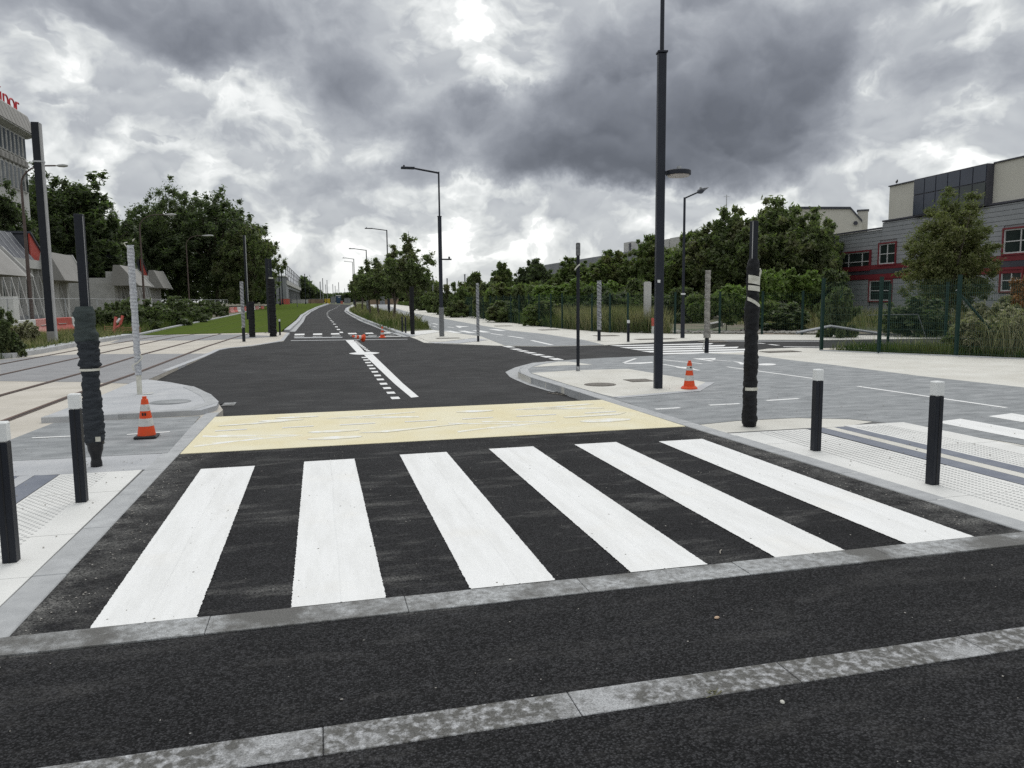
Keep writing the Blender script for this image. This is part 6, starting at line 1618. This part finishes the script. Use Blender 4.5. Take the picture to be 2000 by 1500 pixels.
def heras(px0, d0, px1, d1, n_, label):
    a, b_ = at(px0, d0), at(px1, d1); q = empty('works_fence', (a[0], a[1], -.04)); tag(q, label, 'fence')
    v = (Vector(b_) - Vector(a)) / n_; L = v.length; me_ = None; fm = None
    ang = math.atan2(v.y, v.x)
    for i in range(n_):
        if me_ is None:
            mb = MB(); mb.tube((0, 0, 1.98), (L, 0, 1.98), .021, n=6); mb.tube((0, 0, .15), (L, 0, .15), .021, n=6); mb.tube((.02, 0, 0), (.02, 0, 2), .021, n=6); mb.tube((L - .04, 0, 0), (L - .04, 0, 2), .021, n=6); o1 = mb.build('panel_frame', GALV, q)
            mb = MB(); k = int(L / .12)
            for j in range(k): mb.add([(L * j / k - .003, 0, .15), (L * j / k + .003, 0, .15), (L * j / k + .003, 0, 1.98), (L * j / k - .003, 0, 1.98)], [(0, 1, 2, 3)])
            for j in range(9): mb.add([(0, 0, .3 + .2 * j - .002), (L, 0, .3 + .2 * j - .002), (L, 0, .3 + .2 * j + .002), (0, 0, .3 + .2 * j + .002)], [(0, 1, 2, 3)])
            o2 = mb.build('panel_mesh', GALV, q); o2['kind'] = 'stuff'; me_ = (o1, o2)
        else: o1, o2 = link_mesh('panel_frame', me_[0].data, q), link_mesh('panel_mesh', me_[1].data, q); o2['kind'] = 'stuff'
        for o in (o1, o2): o.location = (v.x * i, v.y * i, 0); o.rotation_euler = (0, 0, ang)
heras(-30, 44, 190, 56, 6, 'galvanised mesh works fence behind the plastic barriers at the left')
heras(190, 60, 445, 112, 18, 'galvanised mesh works fence receding in front of the dark tree clump')
X, Y = site(233, 656, -.04); q = empty('roadworks_trestle', (X, Y, -.02), .5); tag(q, 'small tipped red and white roadworks trestle left of the white wrapped pole', 'trestle')
for k, (m_, a, b_) in enumerate(((REDBAR, (-.25, 0, .1), (-.1, 0, .95)), (WHITEBAR, (-.1, 0, .65), (.1, 0, .85)), (REDBAR, (.08, 0, .55), (.22, 0, 1.0)), (REDBAR, (-.22, .1, .35), (.1, .1, .5)))):
    mb = MB(); mb.tube(a, b_, .07, n=4); mb.build('board', m_, q)
X, Y = site(190, 632); mb = MB(); mb.prism([(0, 0, 0), (.35, 0, 0), (.35, 0, .9), (0, 0, .9)], (0, .3, 0)); o = mb.build('rusty_drum', BROWNWALL, bevel=.05); o.location = (X, Y, 0); tag(o, 'rust brown block behind the upper fabric sleeve', 'drum')
mb = MB(); a = site(205, 660, -.04)
for k in range(5): mb.tube((a[0] + k * .26, a[1] + k * .6, 0), (a[0] + k * .26 + .02, a[1] + k * .6, .55 - .03 * k), .008, n=4)
for k in range(5): mb.tube((a[0], a[1], .1 + .1 * k), (a[0] + 1.1, a[1] + 2.5, .05 + .07 * k), .006, n=4)
o = mb.build('safety_net', mat('faded_net', (0.45, 0.22, 0.14), coords='obj')); tag(o, 'sagging faded orange safety netting beside the tipped trestle', 'netting')

# ------------------------------------------------------------------ far end of the street
def simple(name, label, cat, parts, group=None):
    q = empty(name); tag(q, label, cat, group)
    for nm, m, f in parts:
        mb = MB(); f(mb); mb.build(nm, m, q)
    return q
# raised deck under construction
X0, Y0 = at(562, 200); dk = Facade('elevated_deck', 'grey concrete deck with a tall mesh screen on top, left of the far road', 'structure under construction', (X0, Y0), math.atan2(1, .008))
xe = dk.at(590, 560)[0]; zt = dk.at(562, 548)[1]
dk.box('deck_slab', PCONC, 0, xe, 0, 9, zt - 1.1, zt); dk.box('deck_beam', FARCONC, 0, xe, -.3 * 0 + .5, 8, zt - 2.0, zt - 1.12)
for i in range(12):
    x = xe * i / 11
    dk.box('column', FARCONC, x, x + .7, .6, 1.3, 0, zt - 2.02)
    dk.box('screen_post', DARKPANEL, x, x + .22, .1, .3, zt, zt + 4.2)
for j in range(4): dk.box('screen_rail', DARKPANEL, 0, xe, .12, .22, zt + .2 + j * 1.3, zt + .3 + j * 1.3)
o = wire_panel(xe, 4.1, .9, .6).build('screen_mesh', GALV, dk.root); o['kind'] = 'stuff'; o.location = (0, .2, zt)
X1, Y1 = at(541, 200)
simple('concrete_block_building', 'plain grey concrete block at the left end of the raised deck', 'building', [('wall', FARCONC, lambda mb: mb.box(X1, X0 - .2, Y0 - 2, Y0 + 14, 0, hgt(X0, Y0, 541))), ('parapet', PCONC, lambda mb: mb.box(X1 - .2, X0 - .1, Y0 - 2.2, Y0 + 14.2, hgt(X0, Y0, 541), hgt(X0, Y0, 541) + .3))])
X1, Y1 = at(504, 170); X2, Y2 = at(517, 170)
simple('pale_house', 'small pale building seen under the right end of the dark trees', 'building', [('wall', PCONC, lambda mb: mb.box(X1, X2, Y1, Y1 + 6, 2, 5.5)), ('window', DARKPANEL, lambda mb: mb.box(X1 + .4, X1 + .9, Y1 - .05, Y1 + .02, 3.4, 4.6))])
WORDS = ['first', 'second', 'third', 'fourth', 'fifth', 'sixth', 'seventh', 'eighth', 'ninth', 'tenth', 'eleventh', 'twelfth', 'thirteenth', 'fourteenth', 'fifteenth', 'sixteenth', 'seventeenth', 'eighteenth']
DP = [(547, 519, 175, .3), (552, 521, 185, .3), (597, 536, 190, .22), (606, 545, 200, .10), (620, 562, 260, .12), (626.5, 551, 250, .34), (631.5, 544.5, 255, .30), (637.2, 557, 190, .16), (640, 548, 270, .26), (651, 556, 330, .3), (655.5, 559, 340, .3), (659, 566, 360, .25), (662.5, 552.5, 250, .22), (668, 573, 350, .2), (674, 564, 330, .2)]
for i, (p_, t_, d_, w_) in enumerate(DP):
    X, Y = at(p_, d_); q = empty('distant_mast', (X, Y, rise(Y))); H = hgt(X, Y, t_) - rise(Y)
    mb = MB(); mb.cbox(0, 0, 0, H, w_ * .8); mb.build('shaft', METAL_L if i not in (5, 6, 8, 9, 10) else FARCONC, q)
    mb = MB(); mb.cbox(0, 0, H, H + .15, w_); mb.cbox(0, 0, 0, .4, w_ * 1.6); mb.build('cap', METAL_L, q)
    tag(q, 'distant mast against the pale sky, %s from the left beyond the tree clump' % WORDS[i], 'mast', 'distant masts at the far end')
for i, (p_, t_, d_) in enumerate([(832, 548, 150), (846, 540, 150), (874, 545, 150), (908.5, 537, 150)]):
    X, Y = at(p_, d_); q = empty('distant_mast', (X, Y, rise(Y))); H = hgt(X, Y, t_) - rise(Y)
    mb = MB(); mb.cbox(0, 0, 0, H, .24); mb.build('shaft', FARCONC, q); mb = MB(); mb.cbox(0, 0, H, H + .12, .3); mb.build('cap', METAL_L, q)
    tag(q, 'grey mast top above the scrub, %s one right of the first street tree' % WORDS[i], 'mast', 'grey masts above the scrub')
X, Y = site(661.5, 596.5, zroad); s_ = 1.0
X, Y = at(661.5, 225); zb_ = rise(Y); Ht_ = hgt(X, Y, 576.5)
simple('portable_toilet', 'blue portable cabin beside the far end of the road', 'portable toilet', [('body', TOILET, lambda mb: mb.box(X - .65, X + .65, Y, Y + 1.3, zb_ - .3, Ht_ - .25)), ('door', TOILET, lambda mb: mb.box(X - .45, X + .45, Y - .05, Y, zb_ + .1, Ht_ - .5)), ('roof', WHITEBAR, lambda mb: mb.box(X - .7, X + .7, Y - .05, Y + 1.35, Ht_ - .24, Ht_)), ('sign_plate', WHITEBAR, lambda mb: mb.box(X - .1, X + .4, Y - .08, Y - .055, Ht_ - .7, Ht_ - .52))])
for i, (pa, pb, d_, yt, m_, lab) in enumerate([(602, 632, 215, 584.5, BROWNWALL, 'long brown hoarding across the far end, left of the road'), (634, 645, 212, 583, YELLOWM, 'yellow block of machinery behind the hoarding'), (549, 566, 185, 583.5, REDBAR, 'orange red works barrier at the top of the grass track'), (665, 670, 205, 588, REDBAR, 'small orange barrier right of the blue cabin'),
                                           (646, 655, 216, 580, FARCONC, 'grey stack of material left of the blue cabin'), (672, 685, 218, 583, FARCONC, 'grey parked vehicle shape beyond the bend'), (720, 780, 185, 583.5, BROWNWALL, 'reddish brown hoarding beyond the far cycle path'), (742, 752, 175, 580, FARCONC, 'pale van roof behind the reddish hoarding'), (570, 602, 218, 585, PCONC, 'pale concrete barrier at the top of the grass track')]):
    a, b_ = at(pa, d_), at(pb, d_); Ht_ = hgt(a[0], a[1], yt); zb_ = rise(a[1]) - .2
    q = empty('site_hoarding' if 'hoarding' in lab else 'works_block'); tag(q, lab, 'hoarding' if 'hoarding' in lab else 'barrier')
    nn = max(2, int((b_[0] - a[0]) / 2.5))
    for k in range(nn):
        xa_ = a[0] + (b_[0] - a[0]) * k / nn; xb_ = a[0] + (b_[0] - a[0]) * (k + 1) / nn
        mb = MB(); mb.box(xa_ + .03, xb_ - .03, a[1], a[1] + .6, zb_, Ht_); mb.build('panel', m_, q)
    mb = MB(); mb.box(a[0], b_[0], a[1] - .06, a[1] + .66, Ht_ + .002, Ht_ + .06); mb.build('top_rail', GALV, q)
# right: concrete post, red and white post, debris
X, Y = at(1264.5, 36); simple('concrete_post', 'pale concrete post standing in the tall grass left of the tall lamp post', 'post', [('shaft', PCONC, lambda mb: mb.box(X - .14, X + .14, Y - .12, Y + .12, 0, hgt(X, Y, 551.5))), ('cap', PCONC, lambda mb: mb.box(X - .10, X + .10, Y - .08, Y + .08, hgt(X, Y, 551.5), hgt(X, Y, 550)))])
X, Y = site(1275, 651); h_ = hgt(X, Y, 621)
simple('marker_post', 'red and white marker post just left of the tall lamp post', 'post', [('white_lower', WHITEBAR, lambda mb: mb.cbox(X, Y, 0, h_ * .48, .10)), ('red_upper', REDBAR, lambda mb: mb.cbox(X, Y, h_ * .48, h_, .12))])
rd = random.Random(9)
for i, (p_, y_, L, rz_, m_, lab) in enumerate([(1425, 640, 1.1, .6, WOOD, 'pale broken slab tipped on the rubble behind the fence'), (1515, 645, 3.0, .15, WOOD, 'long pale plank lying behind the fence, left one'), (1560, 643, 2.6, .35, WOOD, 'long pale plank lying behind the fence, right one'), (1500, 636, .5, .2, PCONC, 'lump of concrete among the rubble'), (1413, 645, .8, .3, PCONC, 'flat concrete piece at the foot of the tipped slab')]):
    X, Y = site(p_, y_); Y += 0.8; mb = MB(); mb.box(-L / 2, L / 2, -.15, .15, 0, .10 if L > 1 else .25); o = mb.build('plank' if m_ is WOOD else 'rubble_block', m_, bevel=.015); o.location = (X, Y, .12); o.rotation_euler = (.1, -.12 if i != 0 else -.5, rz_); tag(o, lab, 'plank' if m_ is WOOD else 'rubble')
mb = MB()
for _ in range(420):
    t = rd.random(); X = 13.8 + t * 8.5; Y = 33.2 - .55 * (X - 13.8) + rd.uniform(.3, 2.2); pebble(mb, X, Y, -.03, rd.uniform(.03, .14))
o = mb.build('rubble', STONE); o['kind'] = 'stuff'
X, Y = at(1645, 27); mb = MB(); mb.path([(X - 1.8, Y, .35), (X - .2, Y + .3, .55), (X + 1.8, Y + .2, .25)], .05, 6); o = mb.build('fallen_pole', GALV); tag(o, 'pale bent pole lying behind the fence corner', 'fallen pole')
X, Y = at(1790, 27); mb = MB(); mb.path([(X - 2.0, Y, .95), (X + .1, Y, .95), (X + .55, Y, .0)], .012, 6); o = mb.build('metal_frame', FARCONC); tag(o, 'thin grey metal frame behind the mesh fence', 'metal frame')
